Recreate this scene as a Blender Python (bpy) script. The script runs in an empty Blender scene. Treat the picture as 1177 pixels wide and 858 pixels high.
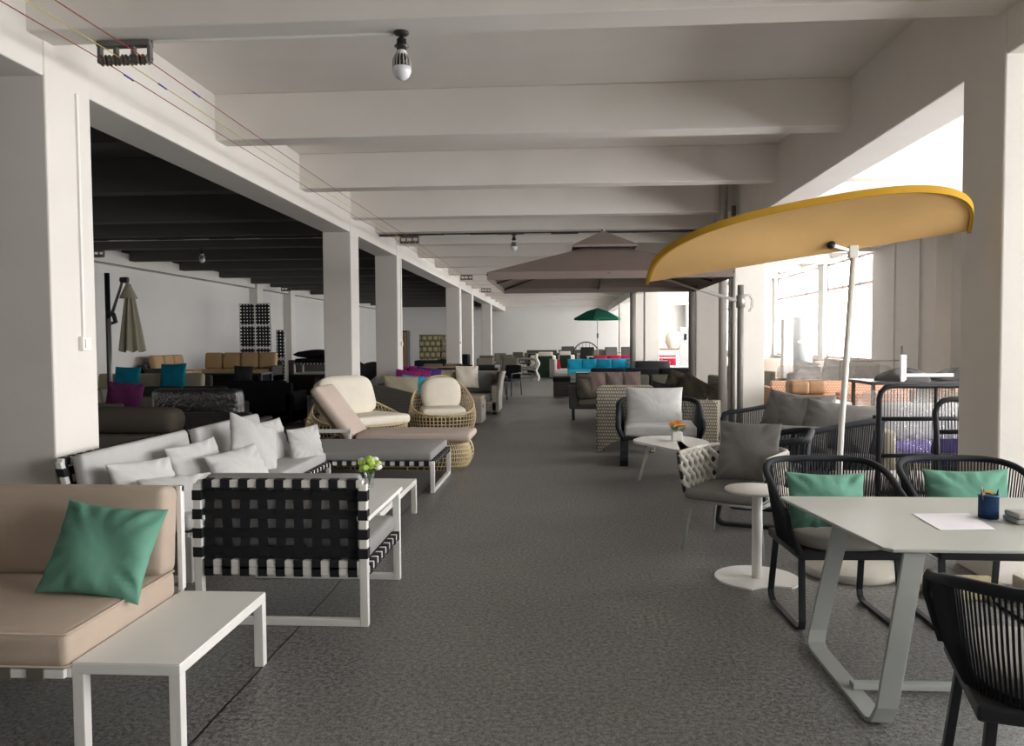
WORLD = 19.5; EXPO = 0.0
import bpy, math, random
from mathutils import Vector, Matrix, Euler
random.seed(7)
PI = math.pi
V = Vector
SC = bpy.context.scene
COL = SC.collection

# ------------------------------------------------------------------ mesh builder
class MB:
    def __init__(s):
        s.v = []; s.f = []; s.s = []
    def add(s, vs, fs, smooth=False, M=None):
        b = len(s.v)
        for p in vs:
            p = V(p)
            s.v.append(M @ p if M else p)
        for f in fs:
            s.f.append([b + i for i in f]); s.s.append(smooth)
        return s
    def box(s, x0, x1, y0, y1, z0, z1, M=None):
        vs = [(x, y, z) for x in (x0, x1) for y in (y0, y1) for z in (z0, z1)]
        fs = [(0, 1, 3, 2), (4, 6, 7, 5), (0, 4, 5, 1), (2, 3, 7, 6), (0, 2, 6, 4), (1, 5, 7, 3)]
        return s.add(vs, fs, False, M)
    def sweep(s, pts, n, w, t, closed=False):
        """flat bar of width w along n and thickness t in the plane of the path"""
        pts = [V(p) for p in pts]; n = V(n).normalized(); N = len(pts); vs = []; fs = []
        for i, p in enumerate(pts):
            a = (p - pts[i - 1]) if (i > 0 or closed) else (pts[1] - p)
            b = (pts[(i + 1) % N] - p) if (i < N - 1 or closed) else a
            a = a.normalized(); b = b.normalized()
            tg = (a + b)
            tg = tg.normalized() if tg.length > 1e-6 else a
            side = n.cross(tg).normalized()
            k = 1 / max(.35, math.sqrt(max(0.01, (1 + a.dot(b)) / 2)))
            nn = n
            for sa, sb in ((-1, -1), (1, -1), (1, 1), (-1, 1)):
                vs.append(p + nn * (w / 2 * sa) + side * (t / 2 * sb * k))
        R = N if closed else N - 1
        for i in range(R):
            j = (i + 1) % N
            for k in range(4):
                fs.append((4 * i + k, 4 * i + (k + 1) % 4, 4 * j + (k + 1) % 4, 4 * j + k))
        if not closed:
            fs += [(3, 2, 1, 0), tuple(4 * (N - 1) + k for k in range(4))]
        return s.add(vs, fs)
    def tube(s, pts, r, n=6, closed=False, r2=None):
        pts = [V(p) for p in pts]; N = len(pts); vs = []; fs = []
        prev = None
        for i, p in enumerate(pts):
            a = (p - pts[i - 1]) if (i > 0 or closed) else (pts[1] - p)
            b = (pts[(i + 1) % N] - p) if (i < N - 1 or closed) else a
            tg = (a.normalized() + b.normalized())
            tg = tg.normalized() if tg.length > 1e-6 else a.normalized()
            if prev is None:
                u = tg.cross(V((0, 0, 1)))
                if u.length < .1: u = tg.cross(V((1, 0, 0)))
            else:
                u = prev - tg * prev.dot(tg)
            u.normalize(); prev = u; w = tg.cross(u)
            rr = r if r2 is None else r + (r2 - r) * i / (N - 1)
            for k in range(n):
                an = 2 * PI * k / n
                vs.append(p + (u * math.cos(an) + w * math.sin(an)) * rr)
        R = N if closed else N - 1
        for i in range(R):
            j = (i + 1) % N
            for k in range(n):
                fs.append((n * i + k, n * i + (k + 1) % n, n * j + (k + 1) % n, n * j + k))
        if not closed:
            fs += [tuple(reversed(range(n))), tuple(n * (N - 1) + k for k in range(n))]
        return s.add(vs, fs, True)
    def lathe(s, prof, seg=24, c=(0, 0, 0), M=None, smooth=True):
        vs = []; fs = []; n = len(prof)
        for r, z in prof:
            for k in range(seg):
                a = 2 * PI * k / seg
                vs.append((c[0] + r * math.cos(a), c[1] + r * math.sin(a), c[2] + z))
        for i in range(n - 1):
            for k in range(seg):
                fs.append((i * seg + k, i * seg + (k + 1) % seg, (i + 1) * seg + (k + 1) % seg, (i + 1) * seg + k))
        fs += [tuple(reversed(range(seg))), tuple((n - 1) * seg + k for k in range(seg))]
        return s.add(vs, fs, smooth, M)
    def prism(s, poly, z0, z1, M=None):
        n = len(poly)
        vs = [(x, y, z0) for x, y in poly] + [(x, y, z1) for x, y in poly]
        fs = [tuple(reversed(range(n))), tuple(range(n, 2 * n))] + [(i, (i + 1) % n, n + (i + 1) % n, n + i) for i in range(n)]
        return s.add(vs, fs, False, M)
    def surf(s, fn, nu, nv, cu=False, smooth=True, M=None):
        vs = []; fs = []
        for i in range(nu + (0 if cu else 1)):
            for j in range(nv + 1):
                vs.append(fn(i / nu, j / nv))
        U = nu if cu else nu + 1
        for i in range(nu):
            for j in range(nv):
                a = i * (nv + 1) + j; b = ((i + 1) % U) * (nv + 1) + j
                fs.append((a, b, b + 1, a + 1))
        return s.add(vs, fs, smooth, M)
    def rbox(s, c, size, r=.03, puff=0, n=6, M=None):
        """rounded, slightly puffed box; size = full extents"""
        hx, hy, hz = [q / 2 for q in size]; r = min(r, hx, hy, hz)
        def pos(h):
            k = max(1, n // 2)
            out = []
            for i in range(3): out.append(-h + r * (1 - math.cos(PI / 2 * i / 3)) if r else -h)
            inner = [(-h + r) + (2 * h - 2 * r) * i / n for i in range(n + 1)]
            out += inner
            for i in (2, 1, 0): out.append(h - r * (1 - math.cos(PI / 2 * i / 3)))
            res = []
            for q in out:
                if not res or abs(q - res[-1]) > 1e-6: res.append(q)
            return res
        H = (hx, hy, hz); P = [pos(h) for h in H]
        def fin(q):
            q = list(q); inn = [max(-H[i] + r, min(H[i] - r, q[i])) for i in range(3)]
            d = V([q[i] - inn[i] for i in range(3)])
            if d.length > 1e-9:
                d = d.normalized() * r
            o = [inn[i] + d[i] for i in range(3)]
            if puff:
                u = [max(0, 1 - (o[i] / H[i]) ** 2) for i in range(3)]
                z = min(range(3), key=lambda i: H[i])
                oth = [i for i in range(3) if i != z]
                o[z] += math.copysign(1, o[z]) * puff * math.sqrt(u[oth[0]] * u[oth[1]]) * min(1, abs(o[z]) / H[z])
            return (o[0] + c[0], o[1] + c[1], o[2] + c[2])
        for ax in range(3):
            a, b = [i for i in range(3) if i != ax]
            for sg in (-1, 1):
                A, B = P[a], P[b]; vs = []; fs = []
                for qa in A:
                    for qb in B:
                        q = [0, 0, 0]; q[ax] = sg * H[ax]; q[a] = qa; q[b] = qb
                        vs.append(fin(q))
                nb = len(B)
                flip = (sg > 0) == (ax != 1)
                for i in range(len(A) - 1):
                    for j in range(nb - 1):
                        f = (i * nb + j, (i + 1) * nb + j, (i + 1) * nb + j + 1, i * nb + j + 1)
                        fs.append(f if flip else tuple(reversed(f)))
                s.add(vs, fs, True, M)
        return s
    def pillow(s, w, h, t, seed=0, n=26, M=None, pinch=.06, wr=1.0):
        rnd = random.Random(seed)
        ph = [(rnd.uniform(2, 5), rnd.uniform(2, 5), rnd.uniform(0, 6), rnd.uniform(.3, 1)) for _ in range(4)]
        for sg in (-1, 1):
            vs = []; fs = []
            for i in range(n + 1):
                for j in range(n + 1):
                    u = -math.cos(PI * i / n); v = -math.cos(PI * j / n)
                    eu = 1 - u * u; ev = 1 - v * v
                    x = w / 2 * u * (1 - pinch * ev); z = h / 2 * v * (1 - pinch * eu)
                    e = max(0, eu * ev)
                    th = t / 2 * e ** .42
                    wn = sum(k * math.sin(a * u * 1.1 + b * v * .8 + c) for a, b, c, k in ph) * .008 * wr * t / .15
                    rad = math.atan2(v, u)
                    cr = (math.sin(rad * 14 + ph[0][2]) + .6 * math.sin(rad * 23 + ph[1][2])) * .013 * wr * (1 - e) ** 1.5 * min(1, e * 5) * sg
                    vs.append((x, sg * (th + (wn * e ** .5) + cr), z))
            m = n + 1
            for i in range(n):
                for j in range(n):
                    f = (i * m + j, (i + 1) * m + j, (i + 1) * m + j + 1, i * m + j + 1)
                    fs.append(f if sg < 0 else tuple(reversed(f)))
            s.add(vs, fs, True, M)
        return s
    def softpad(s, w, d, h, c, e=3.2, M=None):
        """cushion with a superelliptic outline"""
        def P(a, r, z):
            ca, sa = math.cos(a), math.sin(a)
            return (c[0] + w / 2 * r * math.copysign(abs(ca) ** (2 / e), ca), c[1] + d / 2 * r * math.copysign(abs(sa) ** (2 / e), sa), c[2] + z)
        pr = [(0, -h / 2), (.93, -h / 2), (.985, -h * .38), (1, 0), (.985, h * .36), (.93, h * .5), (.7, h * .6), (.35, h * .65), (0, h * .66)]
        return s.surf(lambda u, v: P(2 * PI * u, *pr[round(v * 8)]), 48, 8, True, M=M)
    def build(s, name, mat, parent=None, bevel=0, loc=None, rot=None):
        me = bpy.data.meshes.new(name)
        me.from_pydata([tuple(p) for p in s.v], [], s.f)
        me.polygons.foreach_set('use_smooth', s.s)
        me.materials.append(mat)
        me.update()
        o = bpy.data.objects.new(name, me); COL.objects.link(o)
        if parent: o.parent = parent
        if loc is not None: o.location = loc
        if rot is not None: o.rotation_euler = rot
        if bevel:
            b = o.modifiers.new('bevel', 'BEVEL'); b.width = bevel; b.segments = 2; b.limit_method = 'ANGLE'; b.angle_limit = .9
        return o

def tag(o, label=None, cat=None, group=None, kind=None):
    if label: o['label'] = label
    if cat: o['category'] = cat
    if group: o['group'] = group
    if kind: o['kind'] = kind
    return o
def thing(name, label, cat, loc=(0, 0, 0), rz=0, group=None):
    o = bpy.data.objects.new(name, None); COL.objects.link(o)
    o.empty_display_size = .1
    o.location = loc; o.rotation_euler = (0, 0, rz)
    return tag(o, label, cat, group)
def kids(o): return [c for c in bpy.data.objects if c.parent == o]
def dup(src, loc, rz, label, group=None, parent=None, top=True, scale=None):
    r = src.copy(); COL.objects.link(r)
    if parent: r.parent = parent
    if top:
        r.location = loc; r.rotation_euler = (0, 0, rz) if not isinstance(rz, tuple) else rz
        if scale: r.scale = scale
        r['label'] = label
        if group: r['group'] = group
    for ch in kids(src):
        dup(ch, None, None, None, None, r, False)
    return r
def struct(name, mb, mat, bevel=0):
    return tag(mb.build(name, mat, None, bevel), kind='structure')

# ------------------------------------------------------------------ materials
def newmat(name):
    m = bpy.data.materials.new(name); m.use_nodes = True
    nt = m.node_tree; b = nt.nodes['Principled BSDF']
    return m, nt, b
def N(nt, typ, **kw):
    n = nt.nodes.new(typ)
    for k, v in kw.items(): setattr(n, k, v)
    return n
def mth(nt, op, a, b=None):
    n = N(nt, 'ShaderNodeMath', operation=op)
    for i, q in enumerate((a, b)):
        if q is None: continue
        if isinstance(q, (int, float)): n.inputs[i].default_value = q
        else: nt.links.new(q, n.inputs[i])
    return n.outputs[0]
def mixc(nt, fac, c1, c2):
    n = N(nt, 'ShaderNodeMix', data_type='RGBA')
    nt.links.new(fac, n.inputs[0])
    for i, c in ((6, c1), (7, c2)):
        if isinstance(c, tuple): n.inputs[i].default_value = (*c, 1)
        else: nt.links.new(c, n.inputs[i])
    return n.outputs[2]
def mat(name, c, rough=.8, var=.12, scale=40, bump=0, bscale=200, metal=0, sheen=0, spec=.5, crease=0):
    m, nt, b = newmat(name)
    tc = N(nt, 'ShaderNodeTexCoord'); no = N(nt, 'ShaderNodeTexNoise')
    no.inputs['Scale'].default_value = scale; no.inputs['Detail'].default_value = 3
    nt.links.new(tc.outputs['Object'], no.inputs['Vector'])
    d = tuple(x * (1 - var) for x in c); l = tuple(min(1, x * (1 + var)) for x in c)
    nt.links.new(mixc(nt, no.outputs['Fac'], d, l), b.inputs['Base Color'])
    b.inputs['Roughness'].default_value = rough; b.inputs['Metallic'].default_value = metal
    b.inputs['Specular IOR Level'].default_value = spec
    if sheen: b.inputs['Sheen Weight'].default_value = sheen
    if bump:
        n2 = N(nt, 'ShaderNodeTexNoise'); n2.inputs['Scale'].default_value = bscale
        nt.links.new(tc.outputs['Object'], n2.inputs['Vector'])
        bp = N(nt, 'ShaderNodeBump'); bp.inputs['Strength'].default_value = bump; bp.inputs['Distance'].default_value = .01
        nt.links.new(n2.outputs['Fac'], bp.inputs['Height']); nt.links.new(bp.outputs[0], b.inputs['Normal'])
        if crease:
            n4 = N(nt, 'ShaderNodeTexNoise'); n4.inputs['Scale'].default_value = 4; n4.inputs['Detail'].default_value = 2; n4.inputs['Distortion'].default_value = .8
            nt.links.new(tc.outputs['Object'], n4.inputs['Vector'])
            b2 = N(nt, 'ShaderNodeBump'); b2.inputs['Strength'].default_value = crease; b2.inputs['Distance'].default_value = .05
            nt.links.new(n4.outputs['Fac'], b2.inputs['Height']); nt.links.new(b2.outputs[0], bp.inputs['Normal'])
    return m
def fab(name, c, **k): return mat(name, c, rough=.95, var=.07, scale=6, bump=.15, bscale=350, spec=.15, **{'crease': .14, **k})
def weave(name, dark, light, f=70, g=70, rough=.6, power=.6):
    m, nt, b = newmat(name)
    tc = N(nt, 'ShaderNodeTexCoord'); sp = N(nt, 'ShaderNodeSeparateXYZ'); sn = N(nt, 'ShaderNodeSeparateXYZ')
    nt.links.new(tc.outputs['Object'], sp.inputs[0]); nt.links.new(tc.outputs['Normal'], sn.inputs[0])
    top = mth(nt, 'GREATER_THAN', mth(nt, 'ABSOLUTE', sn.outputs[2]), .7)
    u1 = mth(nt, 'ADD', sp.outputs[0], sp.outputs[1])
    mu = N(nt, 'ShaderNodeMix'); nt.links.new(top, mu.inputs[0]); nt.links.new(u1, mu.inputs[2]); nt.links.new(sp.outputs[0], mu.inputs[3])
    mv = N(nt, 'ShaderNodeMix'); nt.links.new(top, mv.inputs[0]); nt.links.new(sp.outputs[2], mv.inputs[2]); nt.links.new(sp.outputs[1], mv.inputs[3])
    v = mth(nt, 'MULTIPLY', mv.outputs[0], g)
    row = mth(nt, 'FLOOR', mth(nt, 'DIVIDE', v, PI))
    u = mth(nt, 'ADD', mth(nt, 'MULTIPLY', mu.outputs[0], f), mth(nt, 'MULTIPLY', row, PI / 2))
    a = mth(nt, 'ABSOLUTE', mth(nt, 'SINE', u)); c = mth(nt, 'ABSOLUTE', mth(nt, 'SINE', v))
    h = mth(nt, 'POWER', mth(nt, 'MULTIPLY', a, c), power)
    nt.links.new(mixc(nt, h, dark, light), b.inputs['Base Color'])
    b.inputs['Roughness'].default_value = rough
    bp = N(nt, 'ShaderNodeBump'); bp.inputs['Strength'].default_value = .7; bp.inputs['Distance'].default_value = .01
    nt.links.new(h, bp.inputs['Height']); nt.links.new(bp.outputs[0], b.inputs['Normal'])
    return m
def clear(name, tint=(1, 1, 1), gloss=.12, rough=.03):
    m, nt, b = newmat(name); nt.nodes.remove(b)
    out = nt.nodes['Material Output']
    t = N(nt, 'ShaderNodeBsdfTransparent'); t.inputs[0].default_value = (*tint, 1)
    g = N(nt, 'ShaderNodeBsdfGlossy'); g.inputs['Roughness'].default_value = rough
    lw = N(nt, 'ShaderNodeLayerWeight'); lw.inputs[0].default_value = .25
    mx = N(nt, 'ShaderNodeMixShader')
    nt.links.new(mth(nt, 'MINIMUM', mth(nt, 'ADD', mth(nt, 'MULTIPLY', lw.outputs['Facing'], .35), gloss), .9), mx.inputs[0])
    nt.links.new(t.outputs[0], mx.inputs[1]); nt.links.new(g.outputs[0], mx.inputs[2]); nt.links.new(mx.outputs[0], out.inputs[0])
    return m
def plastic_wrap(name, gl=.3, ro=.25):
    m, nt, b = newmat(name); nt.nodes.remove(b)
    out = nt.nodes['Material Output']
    t = N(nt, 'ShaderNodeBsdfTransparent'); g = N(nt, 'ShaderNodeBsdfGlossy'); g.inputs['Roughness'].default_value = ro
    tc = N(nt, 'ShaderNodeTexCoord'); no = N(nt, 'ShaderNodeTexNoise'); no.inputs['Scale'].default_value = 9; no.inputs['Detail'].default_value = 4
    no.inputs['Distortion'].default_value = 1.5
    nt.links.new(tc.outputs['Object'], no.inputs['Vector'])
    bp = N(nt, 'ShaderNodeBump'); bp.inputs['Strength'].default_value = 1; bp.inputs['Distance'].default_value = .03
    nt.links.new(no.outputs['Fac'], bp.inputs['Height']); nt.links.new(bp.outputs[0], g.inputs['Normal'])
    mx = N(nt, 'ShaderNodeMixShader'); mx.inputs[0].default_value = gl
    nt.links.new(t.outputs[0], mx.inputs[1]); nt.links.new(g.outputs[0], mx.inputs[2]); nt.links.new(mx.outputs[0], out.inputs[0])
    return m

M = dict(
    plaster=mat('plaster', (.72, .69, .65), .92, .05, 3, .08, 30),
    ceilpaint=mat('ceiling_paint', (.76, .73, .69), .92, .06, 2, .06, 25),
    ceildark=mat('shaded_ceiling_paint', (.10, .097, .09), .92, .06, 2, .06, 25),  # left bay's shade put into the colour of its ceiling and beams
    frontwall=mat('front_wall_paint', (.55, .53, .50), .92, .04, 1.5),
    wallpaint=mat('wall_paint', (.66, .65, .63), .92, .04, 1.5),
    pink=mat('pink_reveal', (.74, .60, .56), .9, .04, 3),
    white=mat('white_powder_coat', (.82, .81, .78), .35, .03, 20),
    whitetop=mat('white_table_top', (.80, .79, .755), .42, .03, 8),
    greytop=mat('grey_table_top', (.44, .45, .42), .38, .03, 6),
    greyleg=mat('grey_table_leg', (.36, .38, .36), .4, .03, 6),
    black=mat('black_metal', (.012, .014, .018), .38, .1, 10),
    rope=mat('black_rope', (.011, .014, .02), .8, .3, 200, .3, 400),
    strap=mat('black_strap', (.007, .007, .010), .85, .2, 60),
    steel=mat('grey_steel', (.30, .29, .27), .4, .06, 10, metal=.5),
    pipe=mat('pipe_paint', (.50, .47, .43), .5, .06, 10),
    darkpipe=mat('dark_pipe', (.17, .16, .145), .5, .06, 10),
    chrome=mat('chrome', (.6, .6, .6), .2, .05, 10, metal=1),
    grey=fab('light_grey_cloth', (.44, .437, .432)),
    greycush=fab('grey_pillow_cloth', (.53, .526, .52), crease=.3),
    midgrey=fab('mid_grey_cloth', (.215, .21, .205), crease=.3),
    daygrey=fab('daybed_grey_cloth', (.30, .295, .29)),
    seatgrey=fab('pale_seat_cloth', (.42, .40, .38)),
    dkgrey=fab('dark_grey_cloth', (.075, .073, .072)),
    charcoal=fab('charcoal_cloth', (.03, .03, .034)),
    blackcl=fab('black_cloth', (.01, .01, .012)),
    beige=fab('beige_cloth', (.45, .365, .295)),
    tan=fab('tan_cloth', (.48, .33, .185)),
    green=fab('green_cloth', (.14, .32, .24), crease=.25),
    cream=fab('cream_cloth', (.88, .82, .70)),
    pinkbeige=fab('pink_beige_cloth', (.58, .48, .42)),
    khaki=fab('khaki_cloth', (.38, .34, .25)),
    turq=fab('turquoise_cloth', (.02, .40, .60)),
    teal=fab('teal_cloth', (.005, .16, .24)),
    magenta=fab('magenta_cloth', (.30, .03, .16)),
    plum=fab('plum_cloth', (.10, .02, .075)),
    purple=fab('purple_cloth', (.09, .06, .26)),
    red=fab('red_cloth', (.50, .02, .06)),
    mauve=fab('mauve_brown_cloth', (.27, .21, .19)),
    brown=fab('brown_cloth', (.10, .085, .07)),
    olive=fab('olive_grey_cloth', (.15, .14, .115)),
    taupe=fab('taupe_canopy', (.25, .20, .18)),
    yellow=fab('yellow_canopy', (.68, .43, .18), crease=.03),
    yellowrim=fab('orange_yellow_rim', (.48, .27, .03), crease=0),
    umbgreen=fab('green_canopy', (.01, .10, .06)),
    umbcream=fab('cream_canopy', (.38, .35, .27)),
    whitecl=fab('white_cloth', (.8, .78, .75)),
    cane=mat('natural_cane', (.62, .50, .30), .5, .25, 30),
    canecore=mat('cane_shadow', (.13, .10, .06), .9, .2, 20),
    wicker=weave('grey_wicker', (.035, .03, .025), (.50, .45, .36), 95, 70),
    wickerlt=weave('pale_wicker', (.11, .095, .08), (.52, .48, .42), 120, 120),
    wickerdk=weave('dark_wicker', (.006, .006, .006), (.055, .052, .048), 90, 90),
    wickerbr=weave('brown_wicker', (.025, .022, .02), (.14, .125, .11), 90, 90),
    wickeror=weave('orange_wicker', (.30, .13, .07), (.80, .46, .30), 75, 75, power=.4),
    braid=mat('braided_rope', (.56, .54, .49), .85, .08, 80, .3, 250),
    concrete=mat('concrete_slab', (.52, .50, .44), .9, .1, 20, .1, 80),
    sand=mat('sandstone_slab', (.45, .38, .24), .9, .15, 15, .1, 80),
    paper=mat('paper', (.86, .84, .90), .7, .02, 8),
    bluemesh=mat('blue_mesh', (.02, .08, .20), .4, .1, 50, metal=.3),
    wood=mat('wood', (.30, .17, .09), .5, .25, 15),
    pencil=mat('pencil_yellow', (.6, .4, .05), .5, .1, 10),
    orangefl=mat('orange_petal', (.95, .36, .02), .7, .25, 60),
    leaf=mat('leaf_green', (.10, .22, .03), .6, .3, 60),
    lime=mat('lime_petal', (.45, .62, .10), .7, .2, 60),
    petal=mat('white_petal', (.85, .85, .82), .7, .05, 60),
    wire_red=mat('red_wire', (.28, .02, .02), .5, .05, 5),
    wire_yel=mat('yellow_wire', (.55, .45, .12), .5, .05, 5),
    wire_blue=mat('blue_tape', (.02, .05, .30), .5, .05, 5),
    porcelain=mat('brown_porcelain', (.16, .14, .12), .35, .2, 30),
    iron=mat('rusty_iron', (.13, .125, .12), .6, .3, 25),
    rust=mat('rusty_joint', (.05, .042, .036), .8, .6, 6),
    plastic=mat('white_plastic', (.8, .79, .76), .4, .02, 8),
    socketblk=mat('bakelite', (.025, .024, .022), .35, .1, 20),
    bulbglass=mat('bulb_diffuser', (.72, .72, .76), .25, .02, 8),
    heat=mat('heat_sink', (.45, .43, .41), .4, .05, 8),
    dkgreen=mat('dark_green_panel', (.006, .03, .012), .7, .1, 20),
    screen=mat('dark_screen', (.01, .012, .015), .3, .1, 10),
    glass=clear('window_glass', gloss=.03),
    tumbler=clear('tumbler_glass', (.93, .95, .95), .10),
    wrap=plastic_wrap('plastic_film', .30),
    wrapheavy=plastic_wrap('heavy_plastic_film', .22, .5),
    ac=mat('ac_shell', (.50, .52, .52), .4, .03, 8),
    quilt=weave('patterned_upholstery', (.02, .02, .02), (.6, .55, .3), 16, 16),
)
# carpet
m, nt, b = newmat('carpet')
tc = N(nt, 'ShaderNodeTexCoord')
n1 = N(nt, 'ShaderNodeTexNoise'); n1.inputs['Scale'].default_value = 120; n1.inputs['Detail'].default_value = 4; n1.inputs['Roughness'].default_value = .7
n2 = N(nt, 'ShaderNodeTexNoise'); n2.inputs['Scale'].default_value = 1.3; n2.inputs['Detail'].default_value = 5
n3 = N(nt, 'ShaderNodeTexNoise'); n3.inputs['Scale'].default_value = 45; n3.inputs['Detail'].default_value = 5
for n_ in (n1, n2, n3): nt.links.new(tc.outputs['Object'], n_.inputs['Vector'])
rp = N(nt, 'ShaderNodeValToRGB'); rp.color_ramp.elements[0].position = .40; rp.color_ramp.elements[1].position = .64
rp.color_ramp.elements[0].color = (.040, .040, .040, 1); rp.color_ramp.elements[1].color = (.36, .36, .355, 1)
nt.links.new(mth(nt, 'ADD', mth(nt, 'MULTIPLY', n1.outputs['Fac'], .6), mth(nt, 'MULTIPLY', n3.outputs['Fac'], .4)), rp.inputs[0])
big = mixc(nt, n2.outputs['Fac'], (.72, .72, .72), (1.2, 1.18, 1.15))
mm = N(nt, 'ShaderNodeMix', data_type='RGBA', blend_type='MULTIPLY'); mm.inputs[0].default_value = 1
nt.links.new(rp.outputs[0], mm.inputs[6]); nt.links.new(big, mm.inputs[7])
sp = N(nt, 'ShaderNodeSeparateXYZ'); nt.links.new(tc.outputs['Object'], sp.inputs[0])
wob = mth(nt, 'MULTIPLY', mth(nt, 'SUBTRACT', n2.outputs['Fac'], .5), .05)
dx = mth(nt, 'ABSOLUTE', mth(nt, 'ADD', mth(nt, 'ADD', sp.outputs[0], 1.44), wob))
seam = mth(nt, 'LESS_THAN', dx, .006)
dx2 = mth(nt, 'ABSOLUTE', mth(nt, 'ADD', sp.outputs[0], -2.6))
seam2 = mth(nt, 'LESS_THAN', dx2, .005)
nt.links.new(mixc(nt, mth(nt, 'MAXIMUM', seam, seam2), mm.outputs[2], (.008, .008, .008)), b.inputs['Base Color'])
b.inputs['Roughness'].default_value = .42; b.inputs['Specular IOR Level'].default_value = .8
bp = N(nt, 'ShaderNodeBump'); bp.inputs['Strength'].default_value = .35; bp.inputs['Distance'].default_value = .006
nt.links.new(n3.outputs['Fac'], bp.inputs['Height']); nt.links.new(bp.outputs[0], b.inputs['Normal'])
M['carpet'] = m

# ------------------------------------------------------------------ the building
XLW, XRW, YB, YF, ZC = -10.7, 7.2, 47.0, -7.0, 4.0
struct('floor', MB().box(XLW - .3, XRW + .3, YF - .3, YB + .3, -.2, 0), M['carpet'])
struct('ceiling', MB().box(-3.6, XRW + .3, YF - .3, YB + .3, ZC, ZC + .2), M['ceilpaint'])
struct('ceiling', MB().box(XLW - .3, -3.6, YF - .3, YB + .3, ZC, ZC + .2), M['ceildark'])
struct('wall_left', MB().box(XLW - .3, XLW, YF - .3, YB + .3, 0, ZC), M['wallpaint'])
struct('wall_back', MB().box(XLW, XRW, YB, YB + .3, 0, ZC), M['wallpaint'])
struct('wall_front', MB().box(XLW, XRW, YF - .3, YF, 0, ZC), M['frontwall'])
WIN = [(-2.2, .9), (1.3, 4.7), (5.7, 8.7), (9.0, 12.0), (18.8, 22.2), (22.7, 27.2), (30.4, 33.9), (34.3, 37.3), (38.6, 41.9), (42.5, 46.0)]
SILL, HEAD = 1.02, 3.6
mb = MB()
mb.box(XRW, XRW + .3, YF - .3, YB + .3, 0, SILL); mb.box(XRW, XRW + .3, YF - .3, YB + .3, HEAD, ZC)
ys = [YF - .3] + [q for w in WIN for q in w] + [YB + .3]
for i in range(0, len(ys), 2): mb.box(XRW, XRW + .3, ys[i], ys[i + 1], SILL, HEAD)
struct('wall_right', mb, M['wallpaint'])
for i, (y0, y1) in enumerate(WIN):
    mb = MB(); x0, x1 = XRW + .12, XRW + .18
    for a, b_ in ((y0, y0 + .06), (y1 - .06, y1)): mb.box(x0, x1, a, b_, SILL, HEAD)
    for a, b_ in ((SILL, SILL + .06), (HEAD - .06, HEAD), (2.86, 2.94)): mb.box(x0, x1, y0, y1, a, b_)
    k = 3
    for j in range(1, k): 
        yy = y0 + (y1 - y0) * j / k
        mb.box(x0, x1, yy - .025, yy + .025, SILL, HEAD)
    w = struct('window_%d' % (i + 1), mb, M['pink'] if 3 < i < 7 else M['steel'])
    MB().box(XRW + .145, XRW + .155, y0 + .05, y1 - .05, SILL + .05, HEAD - .05).build('window_pane', M['glass'], w)
    MB().box(XRW - .08, XRW + .12, y0 - .05, y1 + .05, SILL - .05, SILL).build('window_sill', M['pink'] if 3 < i < 7 else M['plaster'], w)
# columns
CY = [5.03, 12.5, 16.05, 25.9, 29.5, 37.4]
for y in CY:
    struct('column', MB().box(-3.86, -3.4, y, y + .5, 0, ZC), M['plaster'], .012)
for y in CY:
    struct('column', MB().box(2.7, 3.16, y, y + .5, 0, ZC), M['plaster'], .012)
struct('beam', MB().box(-3.84, -3.41, YF, YB, 3.32, ZC), M['plaster'], .01)
struct('beam', MB().box(2.71, 3.12, YF, YB, 3.28, ZC), M['plaster'], .01)
for y in [-5, -2.5, 0, 2.5, 4.88, 7.62, 10.1, 12.55, 14.25, 16.1, 18.5, 21, 23.5, 25.95, 27.7, 29.55, 32.2, 34.8, 37.45, 40, 42.5, 45]:
    struct('beam', MB().box(-3.6, XRW, y, y + .26, 3.55, ZC), M['ceilpaint'], .01)
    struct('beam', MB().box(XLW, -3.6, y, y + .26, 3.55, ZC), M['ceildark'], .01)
# pilasters and wall beams
for y in (5.03, 12.5, 16.05, 26.3, 29.6, 37.4):
    struct('pilaster', MB().box(XLW, XLW + .28, y, y + .5, 0, ZC), M['plaster'])
for y in (5.0, 12.3, 15.05, 27.35, 29.6, 37.5):
    struct('pilaster', MB().box(XRW - .28, XRW, y, y + .5, 0, ZC), M['plaster'])
struct('trim_1', MB().box(XLW, XLW + .2, YF, YB, 3.4, 3.72), M['plaster'])
struct('trim_2', MB().box(XLW + .2, XLW + .22, YF, YB, 3.40, 3.42), M['iron'])
struct('trim_3', MB().box(XRW - .2, XRW, YF, YB, 3.62, ZC), M['plaster'])
# expansion joint strip across the ceiling
mb = MB()
for i in range(36):
    x0 = XLW + i * .5
    mb.box(x0, x0 + .5, 14.53, 14.62 , 3.53 + random.uniform(-.012, .012), 3.58)
struct('trim_4', mb, M['rust'])
struct('trim_5', MB().box(XLW, XRW, 14.64, 14.9, 3.55, ZC), M['ceilpaint'])
# thin vertical conduit lines on right wall
for i, y in enumerate((16.3, 17.5)):
    struct('trim_%d' % (6 + i), MB().box(XRW - .035, XRW, y, y + .05, 0, 3.6), M['plaster'])

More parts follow.
